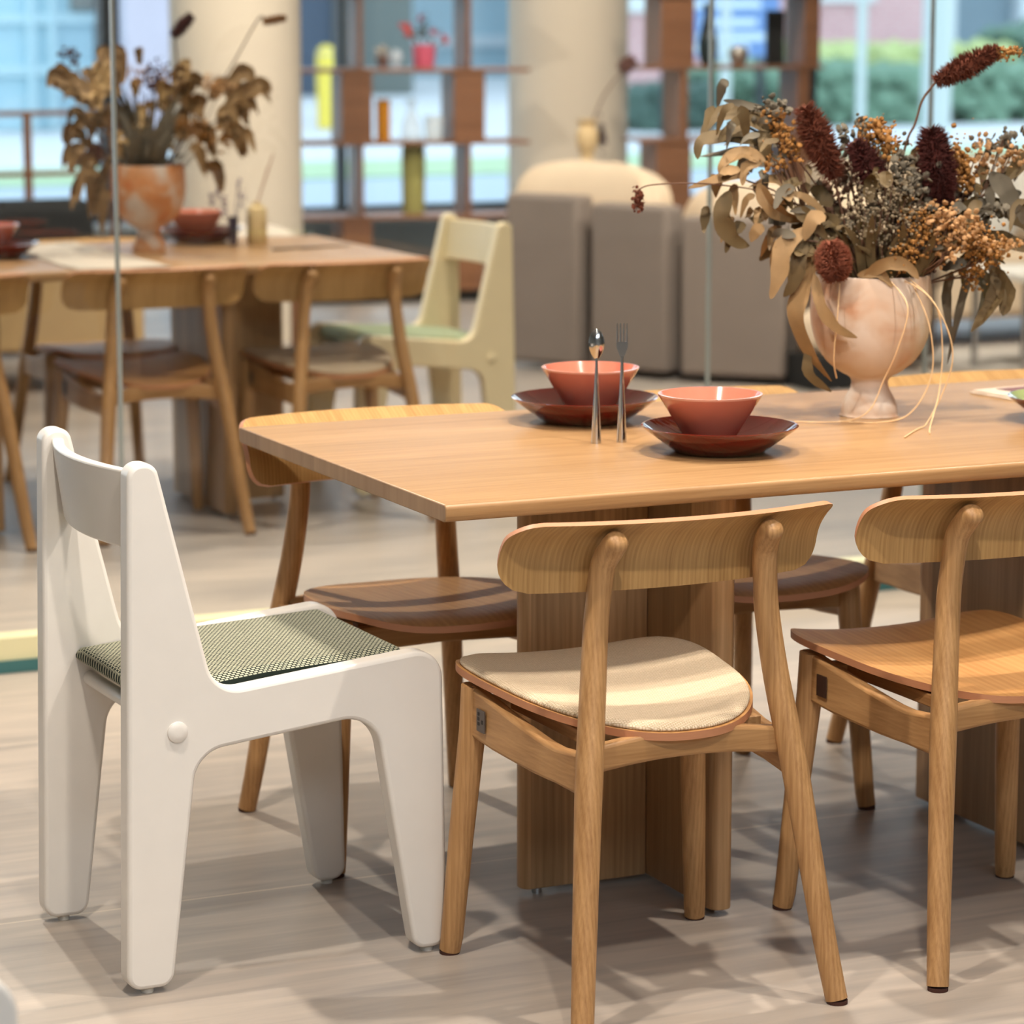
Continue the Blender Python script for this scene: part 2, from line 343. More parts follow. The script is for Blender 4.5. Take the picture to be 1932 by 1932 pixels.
# ------------------------------------------------------------------ room shell
bm = bmesh.new(); box(bm, -7, 16, -4, 15.75, -.12, 0); struct('floor', bm, M['floor'], 'taupe streaked vinyl floor')
bm = bmesh.new(); box(bm, -7, 16, -4, 15.75, 3.6, 3.8); struct('ceiling', bm, M['ceil'])
bm = bmesh.new(); box(bm, -7, 16, -4.2, -4, 0, 3.6); struct('wall_back', bm, M['wallp'])
bm = bmesh.new(); box(bm, 16, 16.2, -4, 15.75, 0, 3.6); struct('wall_right', bm, M['wallp'])
bm = bmesh.new(); box(bm, -7.2, -7, -4, 15.75, 0, 3.6); struct('wall_left', bm, M['wallp'])
bm = bmesh.new(); box(bm, -7, 16, 15.6, 15.75, 0, .34); box(bm, -7, 16, 15.42, 15.6, .30, .335); struct('wall_front', bm, M['lowwall'], 'grey blue low wall under the shop windows')
mull = [(-7, -6.9), (-4.4, -4.33), (-1.8, -1.72), (.8, .88), (3.0, 3.05), (4.80, 4.90), (6.15, 6.185), (7.6, 7.64), (9.11, 9.16), (11.6, 11.66), (15.9, 16)]
for i, ((a, b), (c, d)) in enumerate(zip(mull, mull[1:])):
    bm = bmesh.new(); box(bm, b - .002 if i else a, c, 15.66, 15.67, .38, 3.5)
    g = struct('window_%d' % (i + 1), bm, M['glass'], 'clear shop window pane %s' % ('left of the beige column' if c < 5 else 'facing the street'))
    bm = bmesh.new(); box(bm, c, d, 15.62, 15.72, .34, 3.6); box(bm, b, c, 15.62, 15.72, .34, .38); box(bm, b, c, 15.62, 15.72, 3.5, 3.6)
    f = bm2obj('window_frame', bm, M['frame'], g, smooth=False)

# round columns
for nm, x, y, r, lab in (('column', 4.615, 13.0, .293, 'beige round plaster column behind the far dining table'), ('column', 7.10, 14.72, .32, 'beige round plaster column behind the grey sofa')):
    bm = bmesh.new(); lathe(bm, [(r, 0), (r, 3.6)], 64); o = bm2obj(nm, bm, M['plaster']); o.location = (x, y, 0); tag(o, lab, 'column')

# glass partition between the two dining sets
GY = 6.70
seams = [-1.4, .35, 2.085, 3.625, 4.268, 6.6]
for i, (a, b) in enumerate(zip(seams, seams[1:])):
    bm = bmesh.new(); box(bm, a + .006, b - .006, GY - .005, GY + .005, .07, 2.6)
    g = struct('window_%d' % (i + 20), bm, M['glass'], 'clear glass partition panel between the two dining tables')
    bm = bmesh.new(); box(bm, b - .004, b + .004, GY - .006, GY + .006, .07, 2.6)
    bm2obj('edge_strip', bm, mat('polished glass edge', srgb(150, 154, 148), .25), g, smooth=False)
bm = bmesh.new(); box(bm, -1.4, 6.6, GY - .02, GY + .05, .028, .08); struct('trim_1', bm, mat('pale yellow base channel', srgb(226, 220, 178), .4), 'pale base rail under the glass partition')
bm = bmesh.new(); box(bm, -1.4, 6.6, GY - .03, GY + .06, 0, .028); struct('trim_2', bm, mat('teal base strip', srgb(60, 110, 112), .4), 'teal strip at the foot of the glass partition')

# ------------------------------------------------------------------ oak dining chair (origin between rear feet, front towards +Y)
def seat_pt(th, k, zoff, sc_=1.0):
    g = lambda v, p: math.copysign(abs(v) ** p, v)
    n_ = 3.6 if sin(th) > 0 else 2.6; ux = g(cos(th), 2 / n_) * k * sc_; uy = g(sin(th), 2 / n_) * k * sc_
    y = .312 + .252 * uy
    half = .172 + .063 * (uy + 1) / 2
    if uy < 0: half -= .02 * uy * uy
    x = half * ux
    z = .427 + .050 * (y - .06) + .016 * (x / .2) ** 2 - .012 * max(0, (uy - .75) / .25) ** 2
    return Vector((x, y, z + zoff))
def seat_shell(bm, z0, z1, sc_=1.0, edge=1, rnd=0):
    NR, NS = 12, 88; top = []; bot = []
    for j in range(NR + 1):
        k = (j / NR) ** .7
        if j == 0:
            top.append([bm.verts.new(seat_pt(0, 0, z1))]); bot.append([bm.verts.new(seat_pt(0, 0, z0))]); continue
        dz = -rnd if j == NR else 0
        top.append([bm.verts.new(seat_pt(2 * pi * i / NS, k, z1 + dz, sc_)) for i in range(NS)])
        bot.append([bm.verts.new(seat_pt(2 * pi * i / NS, k, z0, sc_)) for i in range(NS)])
    for L, fl in ((top, 0), (bot, 1)):
        for j in range(NR):
            for i in range(NS):
                i2 = (i + 1) % NS
                bm.faces.new([L[0][0], L[1][i], L[1][i2]] if j == 0 else [L[j][i], L[j + 1][i], L[j + 1][i2], L[j][i2]])
    for i in range(NS):
        f = bm.faces.new((bot[-1][i], bot[-1][(i + 1) % NS], top[-1][(i + 1) % NS], top[-1][i])); f.material_index = edge
def make_chair(name, pad=None, tagm='tag', marks=True):
    t = empty(name, (0, 0, 0))
    bm = bmesh.new(); seat_shell(bm, 0, .012); bm2obj('seat', bm, [M['oak_seat'], M['oak_edge']], t)
    if pad:
        bm = bmesh.new(); seat_shell(bm, .0122, .024, .975, 0, rnd=.006); bm2obj('seat_pad', bm, pad, t, bevel=.004)
    # backrest
    prof = smoothpts([(.124, .652), (.123, .675), (.119, .70), (.108, .722), (.088, .742), (.062, .757), (.040, .768)], 3)
    NU = 48; bm = bmesh.new(); H0, H1 = .652, .768; fr = []; bk = []
    for (py, pz) in prof:
        rb, rt = .045, .034; w_ = .275
        d0 = pz - H0; d1 = H1 - pz
        ww = w_
        if d0 < rb: ww = min(ww, w_ - rb + math.sqrt(max(0, rb * rb - (rb - d0) ** 2)))
        if d1 < rt: ww = min(ww, w_ - rt + math.sqrt(max(0, rt * rt - (rt - d1) ** 2)))
        r0 = []; r1 = []
        for i in range(NU + 1):
            u = -1 + 2 * i / NU; u = math.copysign(1 - (1 - abs(u)) ** 1.25, u); x = u * ww; y = py + .052 * (x / .27) ** 2
            nrm = Vector((-2 * .052 * x / .0729, 1, .35)).normalized()
            r0.append(bm.verts.new((x, y, pz))); r1.append(bm.verts.new(Vector((x, y, pz)) + nrm * .012))
        bk.append(r0); fr.append(r1)
    def q(a, b, c, d, mi):
        bm.faces.new((a, b, c, d)).material_index = mi
    n = len(prof)
    for j in range(n - 1):
        for i in range(NU):
            q(bk[j][i], bk[j][i + 1], bk[j + 1][i + 1], bk[j + 1][i], 0); q(fr[j][i], fr[j + 1][i], fr[j + 1][i + 1], fr[j][i + 1], 0)
        for i in (0, NU): q(bk[j][i], bk[j + 1][i], fr[j + 1][i], fr[j][i], 1)
    for i in range(NU):
        q(bk[0][i], fr[0][i], fr[0][i + 1], bk[0][i + 1], 1); q(bk[-1][i], bk[-1][i + 1], fr[-1][i + 1], fr[-1][i], 1)
    bm2obj('backrest', bm, [M['oak_back'], M['oak_edge']], t)
    for s in (-1, 1):
        bm = bmesh.new()
        P = smoothpts([(.219, -.002, .006, .0175), (.207, .018, .10, .0185), (.190, .045, .25, .02), (.175, .068, .38, .0215), (.158, .092, .50, .0205), (.147, .105, .60, .0195), (.1425, .1045, .65, .019), (.138, .099, .70, .0195), (.133, .080, .728, .0195), (.131, .064, .742, .0175), (.1305, .058, .748, .009)], 5)
        tube(bm, [(s * p[0], p[1] - .004, p[2]) for p in P], [p[3] for p in P], 20); bm2obj('rear_leg', bm, M['oak_z'], t)
        bm = bmesh.new(); P = [(s * .2255, .472, .006), (s * .223, .468, .03), (s * .212, .455, .20), (s * .199, .438, .38), (s * .197, .434, .452)]
        tube(bm, P, [.0175, .0185, .0205, .022, .022], 20); bm2obj('front_leg', bm, M['oak_z'], t)
        bm = bmesh.new(); tube(bm, [(s * .2195, -.007, 0), (s * .2195, -.007, .006)], .0165, 16); bm2obj('foot_glide', bm, M['felt'], t)
        bm = bmesh.new(); tube(bm, [(s * .226, .472, 0), (s * .226, .472, .006)], .0165, 16); bm2obj('foot_glide', bm, M['felt'], t)
        bm = bmesh.new(); P = smoothpts([(s * .197, .43, .412), (s * .194, .32, .400), (s * .183, .18, .386), (s * .173, .075, .386)], 4)
        beam(bm, P, .0115, [.042, .041, .040, .039, .037, .035, .033, .031, .029, .028, .030, .032, .034][:len(P)], (1, .1 * s, 0)); bm2obj('side_rail', bm, M['oak_y'], t, bevel=.006)
    bm = bmesh.new(); P = smoothpts([(-.165, .088, .405), (-.08, .088, .415), (0, .088, .418), (.08, .088, .415), (.165, .088, .405)], 4); beam(bm, P, .012, .021, (0, 1, 0)); bm2obj('rear_rail', bm, M['oak_x'], t, bevel=.006)
    bm = bmesh.new(); P = [(-.19, .425, .412), (0, .425, .418), (.19, .425, .412)]; beam(bm, P, .012, .022, (0, 1, 0)); bm2obj('front_rail', bm, M['oak_x'], t, bevel=.006)
    bm = bmesh.new()
    bm.free()
    for s in (-1, 1):
        bm = bmesh.new(); box(bm, s * .135 - .015, s * .135 + .015, .12, .40, .415, .436); bm2obj('seat_support', bm, M['oak_y'], t, bevel=.002)
    bm = bmesh.new(); box(bm, -.2115, -.2095, .365, .395, .388, .424); tg = bm2obj('tag', bm, M[tagm], t, smooth=False)
    if marks:
        bm = bmesh.new()
        for k in range(3): box(bm, -.2122, -.2115, .384, .390, .398 + k * .008, .403 + k * .008)
        box(bm, -.2122, -.2115, .371, .376, .402, .408); bm2obj('tag_mark', bm, M['tagmark'], tg, smooth=False)
    return t

CG = 'oak dining chairs around the near table'
chA = make_chair('dining_chair', M['pad_beige']); chA.location = (2.118, 3.885, 0); chA.rotation_euler = (0, 0, 0)
tag(chA, 'oak dining chair with beige fabric seat pad, nearest to the viewer', 'chair', CG)
chB = make_chair('dining_chair', None, 'darktag', False); chB.location = (2.732, 3.872, 0)
tag(chB, 'bare-seated oak chair cut by the right edge, in front of the near table', 'chair', CG)
chC = place(chB, (2.108, 5.312, 0), pi, 'oak dining chair with bare wooden seat, behind the near table between white chair and pedestal', CG)
chD = place(chB, (2.748, 5.31, 0), pi, 'oak dining chair behind the near table, its backrest behind the two red bowls', CG)
chE = place(chB, (3.405, 5.31, 0), pi, 'oak dining chair behind the near table, its backrest behind the terracotta vase', CG)

# ------------------------------------------------------------------ white plywood chair (near side panel at y = 0, facing +X)
def make_white_chair(name, lac, pad):
    t = empty(name, (0, 0, 0)); TH = .040; W = .462
    out = rounded([(0, .009, .024), (.076, .009, .024), (.122, .378, .055), (.424, .410, .062), (.490, .009, .022), (.548, .009, .024), (.541, .508, .046), (.153, .470, .052), (.063, .838, .024), (.018, .838, .024)], 10)
    for y0 in (0, W - TH):
        bm = bmesh.new(); prism(bm, out, lambda u, v, t_: (u, t_, v), y0, y0 + TH); bm2obj('side_panel', bm, lac, t, bevel=.007, seg=3)
    # curved top rail
    bm = bmesh.new(); n = 20; rows = []
    for i in range(n + 1):
        y = TH * .5 + (W - TH) * i / n; u = 2 * i / n - 1; x = .006 + .040 * u * u
        rows.append([bm.verts.new(p) for p in ((x + .012, y, .695), (x + .032, y, .695), (x + .014, y, .822), (x - .006, y, .822))])
    for a, b in zip(rows, rows[1:]):
        for k in range(4): bm.faces.new((a[k], a[(k + 1) % 4], b[(k + 1) % 4], b[k]))
    bm.faces.new(rows[0][::-1]); bm.faces.new(rows[-1]); bm2obj('back_rail', bm, lac, t, bevel=.004)
    bm = bmesh.new(); box(bm, .13, .50, TH - .005, W - TH + .005, .432, .448); bm2obj('seat_board', bm, lac, t, bevel=.003)
    # pad
    bm = bmesh.new(); out2 = rounded([(.062, .446, .014), (.30, .448, 0), (.488, .458, .008), (.510, .480, .015), (.490, .502, .018), (.25, .491, .2), (.14, .480, .1), (.066, .474, .013)], 6)
    n = 14; rows = []; y0, y1 = TH + .002, W - TH - .002
    for i in range(n + 1):
        y = y0 + (y1 - y0) * i / n; e = min(1, min(i, n - i) / 1.0); zz = .0 if e >= 1 else -.006
        rows.append([bm.verts.new((u, y, v + (zz if v > .46 else 0))) for u, v in out2])
    m_ = len(out2)
    for a, b in zip(rows, rows[1:]):
        for k in range(m_): bm.faces.new((a[k], a[(k + 1) % m_], b[(k + 1) % m_], b[k]))
    bm.faces.new(rows[0][::-1]); bm.faces.new(rows[-1]); bm2obj('seat_pad', bm, pad, t)
    bm = bmesh.new(); tube(bm, [(.089, .004, .416), (.089, W - .004, .416)], .0125, 20); bm2obj('stretcher', bm, lac, t)
    for s, y in ((-1, 0), (1, W)):
        bm = bmesh.new()
        for k, r in enumerate((.0165, .0165, .013, .006)): pass
        tube(bm, [(.089, y + s * d, .416) for d in (-.002, .003, .0055, .0065)], [.0165, .0165, .013, .006], 28); bm2obj('cap', bm, lac, t)
    for x in (.038, .519):
        for y in (TH / 2, W - TH / 2):
            bm = bmesh.new(); tube(bm, [(x, y, 0), (x, y, .007), (x, y, .013)], [.0105, .0105, .007], 16); bm2obj('foot_glide', bm, M['rubber'], t)
    return t
wc = make_white_chair('side_chair', M['white_lacq'], M['pad_green']); wc.location = (1.347, 4.356, 0); wc.rotation_euler = (0, 0, R_(1.5))
tag(wc, 'white lacquered chair with green and cream woven seat pad at the table end', 'chair', 'slab sided lacquered chairs')
wc2 = place(wc, (.283, 3.062, 0), 0, 'white lacquered chair cut off by the bottom left corner', 'slab sided lacquered chairs')
cc = make_white_chair('side_chair', M['cream_lacq'], M['pad_sage']); cc.location = (3.975, 9.06, 0); cc.rotation_euler = (0, 0, pi)
tag(cc, 'cream lacquered chair with sage green seat at the far table end', 'chair', 'slab sided lacquered chairs')

# ------------------------------------------------------------------ tables
def make_table(name, x0, x1, y0, y1):
    cx = (x0 + x1) / 2; cy = (y0 + y1) / 2; t = empty(name, (cx, cy, 0))
    a, b = (x1 - x0) / 2, (y1 - y0) / 2
    # section across the width with rounded long edges, swept along x
    sec = rounded([(-b, .768 - .028, .011), (b, .768 - .028, .011), (b, .768, .008), (-b, .768, .008)], 5)
    bm = bmesh.new(); prism(bm, sec, lambda u, v, t_: (t_, u, v), -a, a, capmi=1); bm2obj('tabletop', bm, [M['table'], M['endgrain']], t, bevel=.002, seg=2)
    for s in (-1, 1):
        px = -s * 0.352 if False else s * .355
        p = empty('pedestal', (0, 0, 0)); p.parent = t
        out = rounded([(px - .021, -.330, .0195), (px + .021, -.330, .0195), (px + .021, .175, .0195), (px - .021, .175, .0195)], 6)
        bm = bmesh.new(); prism(bm, out, lambda u, v, t_: (u, v, t_), .012, .7395); bm2obj('cross_panel', bm, M['ped_y'], p, bevel=.002, seg=2)
        xa, xb = sorted((px + s * .0215, px + s * .26))
        out = rounded([(xa, -.085, .004 if s > 0 else .018), (xb, -.085, .018 if s > 0 else .004), (xb, -.045, .018 if s > 0 else .004), (xa, -.045, .004 if s > 0 else .018)], 6)
        bm = bmesh.new(); prism(bm, out, lambda u, v, t_: (u, v, t_), .012, .7395); bm2obj('long_panel', bm, M['ped'], p, bevel=.002, seg=2)
        for gx, gy in ((px, -.28), (px, .12), (px + s * .225, -.065)): bm = bmesh.new(); tube(bm, [(gx, gy, 0), (gx, gy, .012)], .009, 14); bm2obj('levelling_foot', bm, M['steel'], p)
    return t
t1 = make_table('dining_table', 1.820, 3.670, 4.200, 5.140)
tag(t1, 'oak dining table in the foreground, set with red bowls and a terracotta vase', 'table', 'oak dining tables')
t2 = place(t1, (2.607, 8.755, 0), 0, 'oak dining table behind the glass partition, with a pale cloth runner', 'oak dining tables')

# chairs at the far table
FG = 'oak dining chairs around the far table'
place(chB, (2.05, 8.155, 0), 0, 'far oak chair behind the glass, cut by the left edge of the photo', FG)
place(chB, (2.697, 8.155, 0), 0, 'far oak chair with bare seat, right of the glass seam, below the far vase', FG)
f3 = place(chA, (3.275, 8.155, 0), 0, 'far oak chair with beige seat pad beside the cream chair', FG)
place(chB, (2.77, 9.40, 0), pi, 'oak chair on the window side of the far table, seen through the middle chair', FG)

# ------------------------------------------------------------------ tableware
ZT = .7682
def make_plate(name, m=None, mi=None):
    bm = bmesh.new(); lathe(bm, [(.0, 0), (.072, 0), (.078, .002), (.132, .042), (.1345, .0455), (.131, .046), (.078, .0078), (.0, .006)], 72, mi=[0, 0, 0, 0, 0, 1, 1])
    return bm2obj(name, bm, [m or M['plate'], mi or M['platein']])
def make_bowl(name):
    bm = bmesh.new(); lathe(bm, [(0, 0), (.030, 0), (.034, .002), (.0885, .090), (.0895, .0935), (.0855, .0937), (.033, .008), (0, .006)], 72, mi=[0, 0, 0, 1, 1, 0, 0])
    return bm2obj(name, bm, [M['bowl'], M['bowlrim']])
PG = 'dark red glass plates'; BG = 'salmon glass bowls'
pl = make_plate('plate'); pl.location = (2.467, 4.514, ZT); tag(pl, 'dark red glass plate on the near table, closest to its front edge', 'plate', PG)
bw = make_bowl('bowl'); bw.location = (2.452, 4.522, ZT + .0064); tag(bw, 'salmon glass bowl on the nearer red plate', 'bowl', BG)
def dup(o, loc, lab, grp=None):
    c = o.copy(); COL.objects.link(c); c.location = loc; c['label'] = lab
    if grp: c['group'] = grp
    return c
dup(pl, (2.421, 4.945, ZT), 'dark red glass plate behind the standing spoon and fork')
dup(bw, (2.430, 4.941, ZT + .0064), 'salmon glass bowl behind the standing spoon and fork')
dup(pl, (3.10, 9.08, ZT), 'dark red plate on the far table beside the far vase')
dup(bw, (3.085, 9.08, ZT + .0064), 'salmon bowl on the far table beside the far vase')
dup(pl, (2.36, 8.80, ZT), 'dark red plate on the far table at the left photo edge')
dup(bw, (2.345, 8.80, ZT + .0064), 'salmon bowl on the far table at the left photo edge')
p3 = make_plate('plate', M['plate'], M['green']); p3.location = (3.250, 4.570, ZT); tag(p3, 'dark plate with lime green glazed inside at the right photo edge', 'plate', PG)
# folded leaflet
bm = bmesh.new(); box(bm, -.10, .12, -.065, .065, 0, .003); box(bm, -.095, .115, -.06, .06, .003, .007); o = bm2obj('menu_card', bm, [mat('ivory card', srgb(222, 205, 186), .6)], bevel=.001)
bm = bmesh.new(); box(bm, -.05, .10, -.045, .045, .0071, .0078); bm2obj('printed_band', bm, mat('plum print', srgb(120, 82, 84), .6), o)
o.location = (3.385, 4.93, ZT); o.rotation_euler = (0, 0, .1); tag(o, 'ivory folded card with plum print at the back of the near table', 'card')
# standing spoon and fork
def cutlery(name, x, y, fork):
    t = empty(name, (x, y, ZT)); bm = bmesh.new()
    P = [(0, 0, 0), (0, 0, .006), (0, 0, .05), (0, 0, .10), (0, 0, .135), (0, 0, .150)]
    tube(bm, P, [.0088, .0086, .0066, .0040, .0026, .0022], 20); bm2obj('handle', bm, M['steel'], t)
    bm = bmesh.new()
    if not fork:
        rows = []; seg = 16
        for j in range(13):
            v = j / 12; z = .148 + .052 * v; w_ = .0022 + .0115 * math.sin(pi * min(1, v * .96 + .02)) ** .7; w_ = max(w_ * (1 if v < .98 else .3), .001)
            rows.append([bm.verts.new((w_ * cos(2 * pi * k / seg), .0018 * sin(2 * pi * k / seg) - .006 * math.sin(pi * v) * (1 - cos(2 * pi * k / seg) ** 2), z)) for k in range(seg)])
        for a, b in zip(rows, rows[1:]):
            for k in range(seg): bm.faces.new((a[k], a[(k + 1) % seg], b[(k + 1) % seg], b[k]))
        bm.faces.new(rows[0][::-1]); bm.faces.new(rows[-1]); bm2obj('spoon_bowl', bm, M['steel'], t)
    else:
        out = rounded([(-.002, .146, 0), (.002, .146, 0), (.010, .166, .004), (.010, .176, 0), (-.010, .176, 0), (-.010, .166, .004)], 4)
        prism(bm, out, lambda u, v, t_: (u, t_, v), -.0008, .0008)
        for k in range(4): xx = -.0085 + k * .0057; tube(bm, [(xx, 0, .174), (xx, -.001, .195), (xx, 0, .208)], [.0012, .0011, .0006], 8)
        bm2obj('fork_head', bm, M['steel'], t)
    t.rotation_euler = (0, 0, -.43)
    return t
tag(cutlery('spoon', 2.318, 4.689, False), 'polished steel spoon standing upright, left of the pair', 'spoon')
tag(cutlery('fork', 2.364, 4.682, True), 'polished steel fork standing upright, right of the pair', 'fork')

# ------------------------------------------------------------------ vases and dried flowers
def make_vase(name, m):
    bm = bmesh.new()
    prof = [(0, 0), (.053, 0), (.055, .004), (.053, .02), (.045, .038), (.037, .053), (.0350, .065), (.040, .075), (.060, .086), (.086, .108), (.104, .138), (.1145, .175), (.1165, .215), (.1135, .262), (.112, .272), (.107, .273), (.109, .25), (.112, .22), (.10, .16), (.07, .115), (0, .105)]
    lathe(bm, [(a * .965, b * .965) for a, b in smoothpts(prof[:15], 3) + prof[15:]], 72); return bm2obj(name, bm, m)
VA = (2.937, 4.798); VB = (2.845, 8.815)
v1 = make_vase('vase', M['vase']); v1.location = (VA[0], VA[1], ZT); tag(v1, 'whitewashed terracotta goblet vase on the near table', 'vase', 'terracotta goblet vases')
v2 = make_vase('vase', M['vase2']); v2.location = (VB[0], VB[1], ZT); tag(v2, 'orange-tinted terracotta goblet vase on the far table', 'vase', 'terracotta goblet vases')
VROT = R_(-24.7)
def leaf(bm, pts, w, twist=0, cup=.25, mi=0, nrm=None):
    """lanceolate leaf along pts, real thickness from two skins"""
    P = [Vector(p) for p in smoothpts(pts, 5)]; n = len(P); A = []
    for i, p in enumerate(P):
        d = (P[min(i + 1, n - 1)] - P[max(i - 1, 0)]).normalized(); t = i / (n - 1)
        up = Vector(nrm or (0, -1, .25)); s = d.cross(up)
        if s.length < .1: s = d.cross(Vector((1, 0, 0)))
        s.normalize(); q = d.cross(s).normalized(); a = twist * t + (.3 if twist else 0); s, q = s * cos(a) + q * sin(a), q * cos(a) - s * sin(a)
        ww = w * (math.sin(pi * min(1, t ** .8 * .97 + .02)) ** .8) + .0006
        ww *= 1 + .10 * sin(t * 19 + w * 4000); A.append([p - s * ww, p - s * ww * .5 + q * ww * cup * .6, p + q * ww * cup, p + s * ww * .5 + q * ww * cup * .6, p + s * ww, p + q * (ww * cup - .0012)])
    V = [[bm.verts.new(c) for c in r] for r in A]
    order = [0, 1, 2, 3, 4, 5]
    for a, b in zip(V, V[1:]):
        for k in range(6): bm.faces.new((a[k], a[(k + 1) % 6], b[(k + 1) % 6], b[k])).material_index = mi
    bm.faces.new(V[0][::-1]); bm.faces.new(V[-1])
def px(x, y, d=0):
    """bouquet drawing units (centred on the vase foot) to metres: right, depth, up"""
    return ((x - 1640) / 1040, d, (783 - y) / 1035)
def spikes(bm, c, axis, L, r, n, ln, taper=.4, rnd=random, th=.0016):
    """bristly flower head around an axis"""
    c = Vector(c); axis = Vector(axis).normalized(); a = axis.orthogonal().normalized(); b = axis.cross(a)
    P = []; R = []
    for j in range(9):
        v = j / 8; P.append(c + axis * L * (v - .5)); R.append(max(.002, r * .60 * math.sin(pi * (.03 + .94 * v)) ** taper))
    tube(bm, P, R, 10)
    for k in range(n):
        v = rnd.random(); th_ = rnd.random() * 2 * pi; rr = r * .58 * math.sin(pi * (.02 + .96 * v)) ** taper
        nd = (a * cos(th_) + b * sin(th_) + axis * ((v - .5) * 1.1 + rnd.uniform(-.3, .4))).normalized()
        p0 = c + axis * L * (v - .5) + (a * cos(th_) + b * sin(th_)) * rr; p1 = p0 + nd * ln * rnd.uniform(.6, 1.2)
        s = nd.orthogonal().normalized() * th; s2 = nd.cross(s)
        q = [bm.verts.new(p0 + s), bm.verts.new(p0 - s * .5 + s2 * .87), bm.verts.new(p0 - s * .5 - s2 * .87), bm.verts.new(p1)]
        bm.faces.new((q[0], q[1], q[3])); bm.faces.new((q[1], q[2], q[3])); bm.faces.new((q[2], q[0], q[3]))
def blobs(bm, c, sp, n, r, rnd=random, mi=0, petal=False):
    c = Vector(c)
    for k in range(n):
        p = c + Vector((rnd.gauss(0, sp[0]), rnd.gauss(0, sp[1]), rnd.gauss(0, sp[2]))); s = r * rnd.uniform(.4, 1.25)
        T = Matrix.Translation(p) @ Matrix.Rotation(rnd.random() * 6, 4, Vector((rnd.random(), rnd.random(), rnd.random() + .01)).normalized()) @ Matrix.Diagonal((s, s * (.35 if petal else 1), s, 1))
        res = bmesh.ops.create_icosphere(bm, subdivisions=1, radius=1, matrix=T)
        for v in res['verts']:
            for f in v.link_faces: f.material_index = mi
def stem_of(parent, pts, r=.0016):
    bm = bmesh.new(); P = smoothpts(pts, 6); tube(bm, P, r, 6); return bm2obj('stem', bm, M['stem'], parent)
BASE = px(1645, 610)
